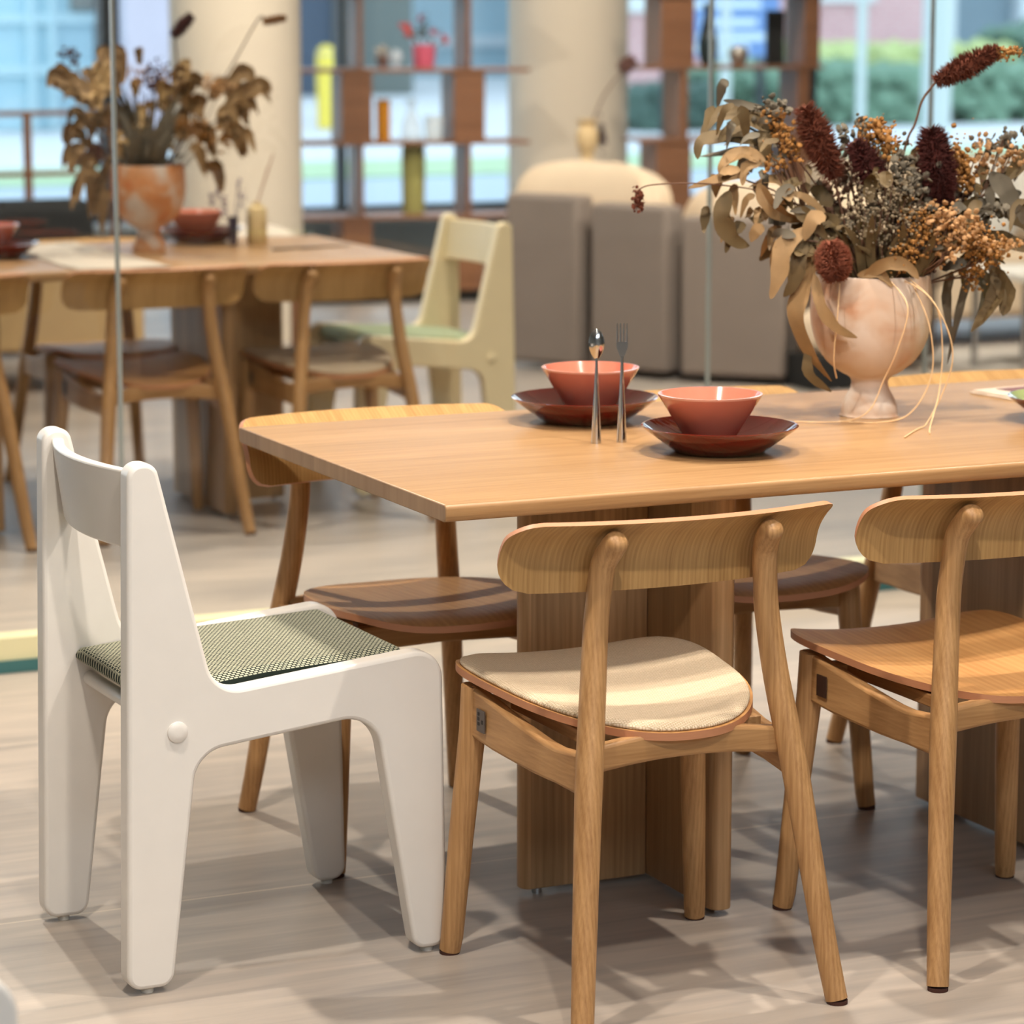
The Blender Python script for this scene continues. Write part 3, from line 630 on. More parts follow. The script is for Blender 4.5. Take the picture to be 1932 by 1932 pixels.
def bouquet(loc, which, where, near=True):
    rnd = random.Random(11 if near else 23); mir = 1 if near else -1
    G = 'dried stems in the %s vase' % ('near' if near else 'far')
    def root(name, lab, cat):
        o = empty(name, (loc[0], loc[1], ZT), VROT + (0 if near else 0)); tag(o, lab + ' ' + where, cat, G); return o
    X = lambda x, y, d=0: (mir * (x - 1640) / 1040, d, (783 - y) / 1035)
    b0 = X(1645, 640, 0)
    def branch(lab, path, leaves, m, wd=.011, extra=0):
        t = root('eucalyptus_branch', lab, 'dried branch'); stem_of(t, [b0] + [X(*p) for p in path])
        bm = bmesh.new()
        for L in leaves:
            leaf(bm, [X(*p) for p in L[:-1]], L[-1] * wd, twist=rnd.uniform(-1.1, 1.1), cup=rnd.uniform(.1, .6), mi=rnd.choice((0, 0, 1)))
        for k in range(extra):
            p = path[-1] if rnd.random() < .6 else path[-2]; x = p[0] + rnd.gauss(0, 42); y = p[1] + rnd.gauss(8, 48); d = rnd.uniform(-.08, .08); dx = rnd.uniform(-45, 20); dy = rnd.uniform(5, 62)
            leaf(bm, [X(x, y, d), X(x + dx * .6, y + dy * .2, d), X(x + dx, y + dy, d + rnd.uniform(-.03, .03))], rnd.uniform(.006, .013), twist=rnd.uniform(-1.2, 1.2), cup=.4, mi=rnd.choice((0, 1)))
        bm2obj('leaves', bm, [m, M['leafC'] if m is M['leafB'] else M['leafB']], t); return t
    A, B_, C_ = M['leafA'], M['leafB'], M['leafC']
    if 'eucL' in which:
        branch('olive dried eucalyptus branch arching over the upper left', [(1600, 470, 0), (1500, 300, .02), (1400, 235, .03)], [
            [(1432, 222, .03), (1390, 206, .03), (1340, 212, .02), (1310, 250, .01), 1.3], [(1440, 240, .0), (1400, 220, .0), (1360, 240, -.02), (1342, 262, -.02), 1.2],
            [(1435, 205, .02), (1395, 192, .02), (1352, 183, .0), .6], [(1425, 262, .02), (1370, 250, .0), (1310, 258, -.02), (1302, 292, -.03), 1.3],
            [(1470, 245, .03), (1452, 215, .03), (1410, 190, .0), .7], [(1480, 260, .02), (1450, 240, .0), (1430, 262, -.02), (1438, 300, -.02), 1.6],
            [(1450, 290, .03), (1400, 280, .03), (1345, 285, .03), (1310, 290, .03), 1.2], [(1470, 300, .05), (1420, 300, .06), (1370, 330, .06), 1.4]], B_, .0115, 26)
        branch('tan dried eucalyptus branch reaching left below the upper one', [(1590, 480, -.02), (1480, 370, -.03), (1390, 330, -.04)], [
            [(1430, 295, -.03), (1385, 278, -.04), (1348, 300, -.05), (1345, 325, -.05), 1.5], [(1400, 318, -.04), (1350, 325, -.04), (1285, 346, -.04), .8],
            [(1362, 350, -.05), (1346, 395, -.06), (1368, 440, -.05), (1402, 456, -.03), 1.5], [(1415, 336, -.06), (1432, 372, -.07), (1465, 398, -.06), (1508, 406, -.04), 1.35],
            [(1420, 300, -.04), (1392, 305, -.05), (1385, 340, -.06), .8], [(1500, 330, -.03), (1470, 345, -.05), (1480, 385, -.06), 1.1], [(1480, 340, 0), (1440, 330, -.02), (1400, 345, -.03), 1.2],
            [(1545, 395, -.04), (1500, 360, -.05), (1450, 352, -.05), 1.0]], A, .0112, 26)
        branch('pale drooping eucalyptus leaves hanging at the left of the pot', [(1600, 500, -.06), (1540, 450, -.08), (1500, 440, -.09)], [
            [(1508, 418, -.09), (1462, 450, -.10), (1452, 500, -.11), (1437, 548, -.11), 1.5], [(1500, 430, -.08), (1488, 480, -.10), (1480, 520, -.10), (1462, 545, -.10), 1.3],
            [(1500, 455, -.07), (1500, 520, -.09), (1485, 580, -.10), (1512, 650, -.10), (1556, 706, -.09), 1.6], [(1512, 640, -.09), (1512, 690, -.10), (1556, 726, -.09), .8],
            [(1518, 500, -.11), (1530, 560, -.13), (1560, 600, -.13), (1600, 620, -.12), .9], [(1540, 395, -.09), (1515, 400, -.10), (1500, 440, -.10), 1.2],
            [(1530, 460, -.08), (1505, 500, -.09), (1490, 560, -.09), 1.4], [(1480, 380, -.08), (1510, 400, -.09), (1545, 440, -.09), 1.1]], A, .0118, 16)
    if 'eucR' in which:
        branch('olive eucalyptus branch spreading to the right side', [(1690, 500, .0), (1790, 420, .0), (1870, 340, 0)], [
            [(1860, 320, 0), (1885, 345, -.02), (1900, 375, -.02), (1905, 410, -.02), 1.5], [(1960, 280, 0), (1920, 300, -.01), (1885, 340, -.01), 1.2], [(1870, 500, 0), (1895, 545, -.02), (1890, 590, -.02), 1.4],
            [(1885, 510, 0), (1870, 560, -.02), (1830, 620, -.02), 1.3], [(1850, 370, 0), (1890, 385, 0), (1930, 380, 0), 1.3], [(1930, 330, 0), (1960, 300, 0), (1990, 310, 0), 1.2],
            [(1850, 440, .02), (1900, 450, .02), (1960, 470, .02), 1.3], [(1800, 400, 0), (1850, 380, -.02), (1880, 400, -.02), 1.2], [(1900, 400, .03), (1950, 420, .03), (1985, 470, .03), 1.4]], B_, .0120, 30)
        branch('grey drooping foliage sprig right of the pot', [(1720, 520, .03), (1800, 500, .05), (1840, 540, .05)], [
            [(1840, 500, .03), (1870, 545, .03), (1850, 600, .03), 1.2], [(1820, 480, .03), (1860, 470, .03), (1900, 495, .03), 1.0], [(1830, 520, .03), (1815, 580, .03), (1795, 690, .04), .8],
            [(1800, 510, .04), (1790, 560, .04), (1802, 650, .04), .8], [(1860, 470, 0), (1880, 520, 0), (1870, 560, 0), 1.1]], C_, .011)
    if 'mid' in which:
        L = []
        for k in range(90):
            a = rnd.uniform(-3.1, -.05); rr = rnd.uniform(.25, 1); x = 1650 + cos(a) * 185 * rr; y = 475 + sin(a) * 175 * rr; d = rnd.uniform(-.10, .12)
            ex = x + cos(a) * rnd.uniform(25, 60) + rnd.uniform(-15, 15); ey = y + sin(a) * rnd.uniform(20, 50) + rnd.uniform(-10, 30)
            L.append([(x, y, d), ((x + ex) / 2 + rnd.uniform(-12, 12), (y + ey) / 2 - 8, d + .01), (ex, ey, d + rnd.uniform(-.03, .03)), rnd.uniform(.7, 1.3)])
        branch('grey green leafy filler stem in the middle', [(1640, 520, .0), (1650, 420, .0), (1660, 340, 0)], L[:45], C_, .0105)
        branch('dark olive leafy filler stem in the middle', [(1650, 520, .05), (1620, 420, .05), (1600, 330, .05)], L[45:], M['leafB'], .012)
        branch('long tan leaf curling over the vase rim', [(1640, 530, -.09)], [[(1612, 512, -.10), (1650, 482, -.12), (1690, 485, -.12), (1713, 510, -.12), 1.0], [(1600, 505, -.1), (1640, 500, -.11), (1665, 525, -.11), .7], [(1735, 500, -.05), (1780, 440, -.05), (1840, 400, -.05), .5]], A, .012)
        t = root('foliage_mass', 'dense dark undergrowth of dried stems filling the mouth', 'dried foliage'); bm = bmesh.new()
        for k in range(95):
            x = rnd.uniform(1545, 1765); h = rnd.uniform(60, 150) * (1 - abs(x - 1655) / 230); d = rnd.uniform(-.09, .10)
            p0 = (1650 + (x - 1650) * .55, 560, d * .6); p1 = (x + rnd.uniform(-15, 15), 505 - h * .5, d); p2 = (x + (x - 1650) * .35 + rnd.uniform(-20, 20), 505 - h, d * 1.3)
            leaf(bm, [X(*p0), X(*p1), X(*p2)], rnd.uniform(.003, .008))
        bm2obj('leaves', bm, M['leafB'], t); t['kind'] = 'stuff'
    def plume(name, lab, a, b, r, n, m, taper=.4, ln=.010, d=-.03, stem=None):
        t = root(name, lab, 'dried flower'); bm = bmesh.new(); p, q = Vector(X(*a, d)), Vector(X(*b, d)); spikes(bm, (p + q) / 2, q - p, (q - p).length, r, n, ln, taper, rnd); bm2obj('flower_head', bm, m, t)
        stem_of(t, stem and [X(*s) for s in stem] or [b0, X(1640 + (a[0] - 1640) * .5, 480, d * .6), tuple(p)], .0022); return t
    if 'plumes' in which:
        plume('plume', 'rust brown plume standing at the upper left', (1560, 325), (1502, 195), .034, 1400, M['plume'], .55, .017, -.04)
        plume('plume', 'short maroon plume near the centre', (1655, 350), (1600, 262), .030, 1100, M['plumeD'], .55, .016, -.02)
        plume('plume', 'thick maroon plume right of centre', (1765, 370), (1740, 235), .041, 1700, M['plumeD'], .5, .017, -.05)
        plume('banksia_head', 'round brown bristly flower head at the rim', (1560, 512), (1546, 442), .041, 1800, M['ball'], .5, .012, -.12)
        t = plume('plume', 'long dark red plume rising upper right on a thin stem', (1752, 148), (1868, 88), .026, 1300, M['plume'], .75, .013, -.02, [(1645, 640, 0), (1690, 300, -.02), (1714, 226, -.02), (1728, 180, -.02), (1752, 148, -.02)])
        bm = bmesh.new(); 
        for k in range(60): u = k / 60; blobs(bm, X(1862 + 50 * u, 90 + 4 * sin(6 * u) + 6 * u, -.02), (.003, .003, .007 * (1 - u * .6)), 3, .0028, rnd)
        bm2obj('flower_tip', bm, M['orange'], t)
    if near:
        t = root('dried_bloom', 'small dried brown flower hanging far left on a long thin stem', 'dried flower'); bm = bmesh.new()
        blobs(bm, X(1189, 368, -.05), (.006, .006, .011), 90, .0045, rnd, petal=True); bm2obj('flower_head', bm, M['plume'], t)
        stem_of(t, [X(1645, 640, 0), X(1560, 430, -.03), X(1450, 360, -.05), X(1330, 338, -.05), X(1230, 338, -.05), X(1195, 345, -.05), X(1189, 360, -.05)], .0013)
    else:
        t = root('dried_bloom', 'dark red bloom rising on a thin stem above the leaves', 'dried flower'); bm = bmesh.new(); spikes(bm, (.075, 0, .72 - .02), (.5, 0, 1), .05, .017, 500, .007, .4, rnd); bm2obj('flower_head', bm, M['plumeD'], t)
        stem_of(t, [b0, (.04, 0, .45), (.055, 0, .62), (.062, 0, .675)], .0022)
        t = root('dried_bloom', 'orange dried bloom leaning right on a long thin stem', 'dried flower'); bm = bmesh.new(); blobs(bm, (.385, 0, .70), (.018, .01, .005), 60, .006, rnd, petal=True); bm2obj('flower_head', bm, M['orange'], t)
        stem_of(t, [b0, (.15, 0, .46), (.25, 0, .56), (.31, 0, .64), (.35, 0, .70)], .0022)
    def spray(lab, cs, m, n, r, petal=False):
        t = root('flower_spray', lab, 'dried flower'); bm = bmesh.new()
        for (x, y, d, sx, sz, f) in cs: blobs(bm, X(x, y, d), (sx / 1000, .014, sz / 1000), int(n * f * 1.5), r, rnd, petal=petal)
        bm2obj('blossom', bm, m, t, smooth=False)
        bm = bmesh.new()
        for (x, y, d, sx, sz, f) in cs:
            for k in range(3): tube(bm, smoothpts([X(1650 + (x - 1650) * .3, 540, 0), X(1650 + (x - 1650) * .75 + rnd.uniform(-10, 10), 540 + (y - 540) * .55, d), X(x + rnd.uniform(-sx, sx), y + rnd.uniform(-sz, sz), d)], 5), .0011, 5)
        bm2obj('stem', bm, M['stem'], t)
    if 'sprays' in which:
        spray('orange dried yarrow at the top centre', [(1638, 238, 0, 14, 14, 1), (1668, 275, 0, 14, 16, 1), (1655, 255, 0, 10, 10, .5)], M['orange'], 90, .0050, True)
        spray('mustard dried flowers beside the upper left plume', [(1440, 215, .0, 10, 8, .6), (1462, 240, -.02, 12, 14, 1), (1480, 275, -.03, 12, 14, .8), (1445, 300, -.03, 12, 8, .5)], M['orange'], 70, .0044, True)
        spray('mustard dried flowers right of the thick maroon plume', [(1800, 300, 0, 12, 22, 1), (1815, 330, 0, 10, 14, .6)], M['orange'], 110, .0046)
        spray('orange berry sprays hanging over the right rim', [(1725, 420, -.08, 22, 22, 1), (1790, 430, -.08, 30, 16, 1.2), (1850, 460, -.06, 22, 18, 1), (1700, 455, -.09, 14, 10, .5), (1830, 500, -.04, 12, 20, .6), (1690, 480, -.1, 10, 14, .3)], M['orange'], 130, .0036)
        spray('tan papery petals on the right side', [(1760, 400, -.09, 22, 14, 1), (1800, 420, -.09, 22, 16, 1), (1770, 450, -.09, 12, 18, .6), (1870, 455, -.05, 24, 8, .8), (1900, 290, 0, 26, 14, .8), (1845, 285, .02, 10, 18, .5)], M['tan'], 70, .0055, True)
        spray('ash grey berry clusters in the middle', [(1640, 380, -.08, 26, 22, 1), (1610, 400, -.08, 20, 20, .8), (1690, 350, -.07, 14, 16, .6), (1655, 335, -.06, 16, 10, .5), (1660, 440, -.08, 30, 24, .8), (1700, 400, -.08, 16, 22, .8)], M['ash'], 90, .0030)
        spray('grey crumpled blossoms among the plumes', [(1700, 300, -.03, 16, 20, 1), (1450, 200, .0, 16, 10, 1), (1715, 340, -.06, 18, 16, 1), (1600, 245, .02, 16, 14, .6), (1900, 262, .02, 26, 10, .8), (1850, 395, -.02, 22, 14, .8)], C_, 50, .0080, True)
        spray('brown seed heads behind the plumes', [(1590, 330, .05, 26, 26, 1), (1560, 400, .05, 26, 30, 1), (1680, 420, .06, 34, 34, 1.2), (1730, 460, .04, 24, 24, 1), (1800, 370, .05, 26, 22, .8)], M['stem'], 80, .0062, True)
    return t
W1 = 'in the near vase'; W2 = 'in the far vase'
bouquet(VA, ('eucL', 'eucR', 'mid', 'plumes', 'sprays'), W1, True)
# straw fibres
SG = 'straw fibres hanging from the near vase'
for i, (lab, P) in enumerate([
    ('straw fibre looping right of the near vase and ending on the tabletop in front', [(1690, 515, -.1), (1730, 540, -.14), (1765, 600, -.15), (1776, 660, -.15), (1755, 730, -.15), (1715, 790, -.18), (1668, 800, -.30)]),
    ('straw fibre falling beside the near vase with its tip right of the first', [(1700, 512, -.1), (1745, 560, -.14), (1758, 640, -.14), (1752, 720, -.15), (1730, 775, -.20), (1722, 793, -.25)]),
    ('straw fibre crossing the front of the near vase down to the left', [(1660, 512, -.1), (1690, 560, -.15), (1672, 640, -.15), (1650, 700, -.13), (1625, 755, -.13), (1580, 778, -.12), (1485, 780, -.11)]),
    ('fine straw fibre down the right flank of the near vase', [(1705, 520, -.1), (1735, 600, -.13), (1740, 690, -.13), (1700, 760, -.14), (1640, 779, -.13), (1570, 781, -.10)]),
    ('straw fibre hanging straight along the left of the near vase', [(1568, 520, -.1), (1562, 580, -.12), (1558, 660, -.11), (1566, 700, -.09)])]):
    t = empty('straw_fibre', (VA[0], VA[1], ZT), VROT); bm = bmesh.new(); Q = smoothpts([px(*p) for p in P], 8); Q = [(a, b, max(c, .0015)) for a, b, c in Q]
    tube(bm, Q, .0013, 6); o = bm2obj('straw_fibre', bm, M['straw']); o.location = t.location; o.rotation_euler = t.rotation_euler; bpy.data.objects.remove(t); o.name = 'straw_fibre'
    tag(o, lab, 'straw', SG)
# far bouquet: own arrangement, seen softly
def far_bouquet():
    rnd = random.Random(5); G = 'dried stems in the far vase'
    def root(name, lab, cat): return tag(empty(name, (VB[0], VB[1], ZT), VROT), lab, cat, G)
    def X(x, y, d=0): return ((x - 275) / 606, d, (475 - y) / 600)
    b0 = X(270, 400)
    sets = [('dried eucalyptus branch arching left over the far vase', M['leafA'], [(230, 260), (180, 190), (150, 140)], [(150, 190), (110, 190), (170, 150), (150, 290), (145, 340), (210, 130), (160, 250), (240, 140), (185, 230)]),
            ('tan eucalyptus leaves hanging in front of the far vase', M['leafD'], [(260, 280), (290, 220), (300, 200)], [(150, 200), (310, 215), (230, 180), (340, 160), (330, 290), (250, 300), (190, 160), (290, 250)]),
            ('dried eucalyptus branch spreading right over the far table', M['leafA'], [(330, 280), (400, 240), (460, 220)], [(490, 190), (470, 250), (420, 300), (400, 350), (450, 290), (380, 220), (440, 200), (360, 180), (350, 260), (480, 230), (430, 260)]),
            ('long eucalyptus leaves drooping left of the far vase', M['leafA'], [(230, 330), (170, 300), (145, 320)], [(135, 330), (165, 400), (200, 440), (150, 270), (120, 170), (180, 380)])]
    for lab, m, path, tips in sets:
        t = root('eucalyptus_branch', lab, 'dried branch'); stem_of(t, [b0] + [X(x, y) for x, y in path], .0022); bm = bmesh.new()
        for (x, y) in tips:
            for k in range(4):
                xx = x + rnd.uniform(-28, 28); yy = y + rnd.uniform(-20, 20); d = rnd.uniform(-.1, .1); sx = 275 + (xx - 275) * .78; sy = yy + (240 - yy) * .3 + rnd.uniform(-25, 5)
                leaf(bm, [X(sx, sy, d), X((sx + xx) / 2 + (xx - sx) * .15, (sy + yy) / 2 - 22, d), X(xx, yy, d + rnd.uniform(-.03, .03))], rnd.uniform(.013, .024), twist=rnd.uniform(-1.2, 1.2), cup=.5)
        bm2obj('leaves', bm, m, t)
    t = root('foliage_mass', 'dense dark dried foliage filling the mouth of the far vase', 'dried foliage'); t['kind'] = 'stuff'; bm = bmesh.new()
    for k in range(60):
        x = rnd.uniform(200, 350); y = rnd.uniform(175, 300); d = rnd.uniform(-.1, .1); leaf(bm, [X(270 + (x - 270) * .4, 350, d * .5), X((270 + x) / 2, (330 + y) / 2, d), X(x, y, d)], rnd.uniform(.006, .013))
    bm2obj('leaves', bm, M['leafC'], t)
    for lab, m, cs in (('orange dried blossoms low on the right of the far bouquet', M['orange'], [(365, 250), (385, 268), (345, 240), (420, 270), (205, 245)]), ('tan dried blossoms on top of the far bouquet', M['tan'], [(265, 160), (410, 180), (390, 170), (310, 170), (355, 250)]), ('maroon dried blossoms scattered in the far bouquet', M['plumeD'], [(142, 122), (300, 150), (305, 180), (190, 290), (290, 165)])):
        t = root('flower_spray', lab, 'dried flower'); bm = bmesh.new()
        for x, y in cs: blobs(bm, X(x, y, rnd.uniform(-.08, .02)), (.016, .016, .016), 34, .007, rnd, petal=True)
        bm2obj('blossom', bm, m, t, smooth=False); bm = bmesh.new()
        for x, y in cs: tube(bm, [b0, X(275 + (x - 275) * .6, 300), X(x, y)], .0015, 5)
        bm2obj('stem', bm, M['stem'], t)
    for lab, a, b, r, m, sp_ in (('maroon bloom on a thin stem above the far bouquet', (325, 88), (360, 50), .026, M['plumeD'], [(270, 400), (300, 250), (330, 150), (328, 95)]), ('orange bloom on a long stem leaning right above the far bouquet', (490, 62), (530, 55), .012, M['orange'], [(270, 400), (360, 240), (425, 150), (480, 58), (492, 60)])):
        t = root('dried_bloom', lab, 'dried flower'); bm = bmesh.new(); p, q = Vector(X(*a)), Vector(X(*b)); spikes(bm, (p + q) / 2, q - p, (q - p).length, r, 500, .010, .4, rnd); bm2obj('flower_head', bm, m, t)
        stem_of(t, [X(*s) for s in sp_], .0025)
far_bouquet()

# ------------------------------------------------------------------ other things on the far table
bm = bmesh.new(); n = 14; rows = []
for i in range(n + 1):
    rows.append([bm.verts.new((-.14 + .28 * j / 10, -.48 + .96 * i / n, .0015 + .0015 * sin(i * 1.7 + j))) for j in range(11)])
for a, b in zip(rows, rows[1:]):
    for j in range(10): bm.faces.new((a[j], a[j + 1], b[j + 1], b[j]))
o = bm2obj('table_runner', bm, M['runner']); s = o.modifiers.new('solid', 'SOLIDIFY'); s.thickness = .0012; s.offset = 1
o.location = (2.60, 8.755, ZT); tag(o, 'pale linen runner lying across the far table', 'cloth')
t = empty('reed_diffuser', (3.244, 8.961, ZT)); tag(t, 'cream reed diffuser jar on the far table in front of the column', 'diffuser')
bm = bmesh.new(); lathe(bm, [(0, 0), (.030, 0), (.032, .004), (.032, .108), (.028, .115), (.015, .12), (.015, .13), (0, .13)], 32); bm2obj('jar', bm, mat('cream ceramic', srgb(214, 190, 140), .5), t)
for dx, dz in ((.05, .16), (.035, .12)):
    bm = bmesh.new(); tube(bm, [(0, 0, .12), (dx, -dx * .4, .12 + dz)], .0022, 6); bm2obj('reed', bm, mat('reed', srgb(176, 130, 104), .7), t)
t = empty('lavender_bunch', (3.155, 8.93, ZT)); tag(t, 'purple dried lavender bunch standing left of the reed diffuser', 'dried flower')
bm = bmesh.new(); lathe(bm, [(0, 0), (.012, 0), (.014, .05), (.016, .09), (0, .09)], 16); bm2obj('holder', bm, mat('dark blue glass', srgb(50, 46, 70), .2), t)
for k, (dx, h) in enumerate(((-.05, .17), (-.03, .13), (.03, .15), (.02, .19), (-.075, .15))):
    bm = bmesh.new(); tube(bm, [(0, 0, .05), (dx * .5, 0, h * .7), (dx, 0, h)], .0015, 5); blobs(bm, (dx * .95, 0, h * .97), (.004, .004, .014), 18, .004); bm2obj('sprig', bm, mat('lavender', srgb(112, 92, 128), .9), t)
for lab, x, y, fork in (('steel fork lying on the far table near its right end', 3.38, 8.73, 1), ('steel knife lying on the far table right of the diffuser', 3.28, 8.72, 0)):
    bm = bmesh.new(); tube(bm, [(-.09, 0, .003), (0, 0, .003), (.09, 0, .003)], [.004, .003, .002], 8); box(bm, .03, .09, -.007, .007, .002, .004) if not fork else [tube(bm, [(.05, q, .003), (.10, q, .003)], .001, 5) for q in (-.006, -.002, .002, .006)]
    o = bm2obj('fork' if fork else 'knife', bm, M['steel']); o.location = (x, y, ZT); o.rotation_euler = (0, 0, .3); tag(o, lab, 'cutlery')

# ------------------------------------------------------------------ furniture further back
# grey sofa seen from behind, on a diagonal
t = empty('sofa', (5.75, 11.1, 0)); tag(t, 'grey modular sofa seen from behind with tall rounded back panels', 'sofa')
def seg(p, q): p, q = Vector(p + (0,)), Vector(q + (0,)); d = q - p; return (p + q) / 2, d.length, math.atan2(d.y, d.x)
segs = [((5.225, 11.46), (5.425, 11.13), .725), ((5.445, 11.11), (5.635, 10.75), .70), ((5.655, 10.72), (5.985, 10.40), .665)]
for p, q, h in segs:
    c, L_, a = seg(p, q); T = Matrix.Translation(c - Vector((5.75, 11.1, 0))) @ Matrix.Rotation(a, 4, 'Z')
    bm = bmesh.new(); box(bm, -L_ / 2 + .014, L_ / 2 - .014, 0, .13, .03, h, T=T)
    bm2obj('back_panel', bm, M['fabric_grey'], t, bevel=.022, seg=4)
    bm = bmesh.new(); box(bm, -L_ / 2 + .01, L_ / 2 - .01, .14, .85, .05, .38, T=T); bm2obj('seat_base', bm, M['fabric_grey'], t, bevel=.03, seg=4)
bm = bmesh.new(); T = Matrix.Translation(Vector((5.99, 10.37, 0)) - Vector((5.75, 11.1, 0))) @ Matrix.Rotation(a, 4, 'Z'); box(bm, 0, .10, .05, .80, .05, .40, T=T); bm2obj('side_panel', bm, M['fabric_brown'], t, bevel=.02)
CU = 'cream cushions on the grey sofa'
for cx, cy, cz, sx, sz, lab in ((5.56, 11.31, .645, .36, .21, 'cream cushion behind the two left grey sofa panels'), (6.10, 10.88, .60, .32, .18, 'cream cushion behind the right grey sofa panel'), (6.50, 10.72, .58, .26, .17, 'cream cushion at the right end of the grey sofa, behind the leaves')):
    o = cushion('cushion', 0, 0, 0, sx, .09, sz, M['fabric_cream'], rz=0, rx=-.15, e=.35, wr=.10, seed=int(cx * 100)); o.location = (cx, cy, cz); o.rotation_euler = (0, 0, R_(-58)); tag(o, lab, 'cushion', CU)
# cream vase with dried bloom on a tall stand behind the sofa
t = empty('plant_stand', (5.93, 12.1, 0)); tag(t, 'slim wooden stand hidden behind the sofa cushions under the cream vase', 'stand')
bm = bmesh.new(); lathe(bm, [(0, 0), (.14, 0), (.14, .02), (.02, .03), (.02, .70), (.12, .71), (.12, .73), (0, .73)], 32); bm2obj('post', bm, M['shelfwood'], t)
o = empty('bud_vase', (5.93, 12.1, .732)); tag(o, 'cream bud vase with a dried bloom in front of the right column', 'vase')
bm = bmesh.new(); lathe(bm, smoothpts([(.001, 0), (.045, .002), (.04, .05), (.028, .10), (.045, .145), (.05, .20), (.034, .235), (.05, .26), (.001, .26)], 3), 32); bm2obj('vase_body', bm, mat('cream stoneware', srgb(220, 190, 142), .6), o)
bm = bmesh.new(); tube(bm, smoothpts([(0, 0, .2), (.03, -.01, .27), (.07, -.03, .37), (.13, -.06, .46)], 5), .006, 6); bm2obj('stem', bm, mat('grey stem', srgb(140, 120, 106), .8), o)
bm = bmesh.new(); spikes(bm, (.16, -.075, .50), (.6, -.3, .5), .08, .042, 500, .02, .5); bm2obj('bloom', bm, mat('brown bloom', srgb(120, 84, 76), .9), o)
bm = bmesh.new(); blobs(bm, (.06, -.02, .19), (.012, .01, .03), 30, .012, petal=True); bm2obj('hanging_leaves', bm, mat('dark dried leaf', srgb(92, 76, 74), .9), o)

# right: dark brown armchair, cream pouffe, cream sofa, coffee table, rug
bm = bmesh.new(); box(bm, -.30, .42, -.02, .62, .04, .50); o = bm2obj('armchair', bm, M['fabric_brown'], bevel=.05, seg=4); o.location = (6.42, 10.72, 0); o.rotation_euler = (0, 0, R_(-12)); tag(o, 'dark brown low armchair behind the terracotta vase', 'armchair')
o = cushion('pouffe', 0, 0, 0, .11, .11, .10, M['fabric_cream'], e=1); o.location = (6.13, 10.36, .22); tag(o, 'round cream cushion peeking out right of the grey sofa', 'cushion')
bm = bmesh.new(); box(bm, -.12, .12, -.12, .12, 0, .13); o = bm2obj('footstool', bm, M['fabric_black'], bevel=.01); o.location = (6.13, 10.36, 0); tag(o, 'low dark stool under the round cream cushion', 'stool')
t = empty('sofa', (8.0, 11.6, 0)); tag(t, 'cream sofa behind the dried bouquet at the right edge', 'sofa')
bm = bmesh.new(); box(bm, -.95, .9, -.35, .45, .12, .42); bm2obj('seat', bm, M['fabric_cream'], t, bevel=.05, seg=4)
bm = bmesh.new(); box(bm, -.95, .9, .35, .55, .12, .80); bm2obj('back', bm, M['fabric_cream'], t, bevel=.06, seg=4)
cushion('arm', -.84, 0, .42, .12, .42, .20, M['fabric_cream'], t)
bm = bmesh.new(); [box(bm, x, x + .05, y, y + .05, 0, .13) for x in (-.9, .82) for y in (-.3, .4)]; bm2obj('legs', bm, M['frame'], t)
for x, y, z, lab in ((7.45, 11.35, .62, 'white cushion on the cream sofa, left one'), (7.95, 11.5, .64, 'white cushion on the cream sofa at the photo edge')):
    o = cushion('cushion', 0, 0, 0, .23, .09, .20, mat('white cotton', srgb(232, 226, 216), .9), e=.6, rx=-.25, wr=.08); o.location = (x, y, z); o.rotation_euler = (0, 0, .1); tag(o, lab, 'cushion', 'white cushions on the cream sofa')
t = empty('coffee_table', (7.22, 10.35, 0)); tag(t, 'low coffee table with white top and steel legs, right of the vase', 'table')
bm = bmesh.new(); box(bm, -.30, .45, -.2, .25, .40, .43); bm2obj('top', bm, M['wallp'], t, bevel=.004)
for x, y in ((-.26, -.16), (.40, -.16), (-.26, .2), (.40, .2)): bm = bmesh.new(); tube(bm, [(x, y, 0), (x, y, .40)], .015, 12); bm2obj('leg', bm, M['steel'], t)
bm = bmesh.new(); box(bm, 6.9, 9.4, 10.2, 11.2, 0, .012); o = bm2obj('rug', bm, mat('pale rug', srgb(206, 198, 188), .95, var=.1), bevel=.004); tag(o, 'pale rug under the coffee table at the right edge', 'rug')

# beige and black seats left behind the far table
t = empty('bench', (3.33, 11.4, 0)); tag(t, 'beige upholstered bench behind the far dining table', 'bench')
bm = bmesh.new(); box(bm, -.75, .32, -.02, .10, .17, .56); bm2obj('bench_front', bm, M['fabric_beige'], t, bevel=.02)
bm = bmesh.new(); box(bm, -.75, .32, .10, .55, .17, .44); bm2obj('bench_seat', bm, M['fabric_beige'], t, bevel=.02)
bm = bmesh.new(); [box(bm, x, x + .04, y, y + .04, 0, .18) for x in (-.72, .26) for y in (.02, .48)]; bm2obj('bench_legs', bm, M['shelfwood'], t)
t = empty('sofa', (3.2, 12.55, 0)); tag(t, 'black sofa back behind the far vase at the left edge', 'sofa')
bm = bmesh.new(); box(bm, -1.2, .62, 0, .18, .12, .675); bm2obj('backrest', bm, M['fabric_black'], t, bevel=.06, seg=4)
bm = bmesh.new(); box(bm, -1.2, .62, .18, .75, .12, .40); bm2obj('seat', bm, M['fabric_black'], t, bevel=.05, seg=4)
bm = bmesh.new(); [box(bm, x, x + .05, y, y + .05, 0, .13) for x in (-1.1, .5) for y in (.05, .65)]; bm2obj('feet', bm, M['frame'], t)
bm = bmesh.new(); 
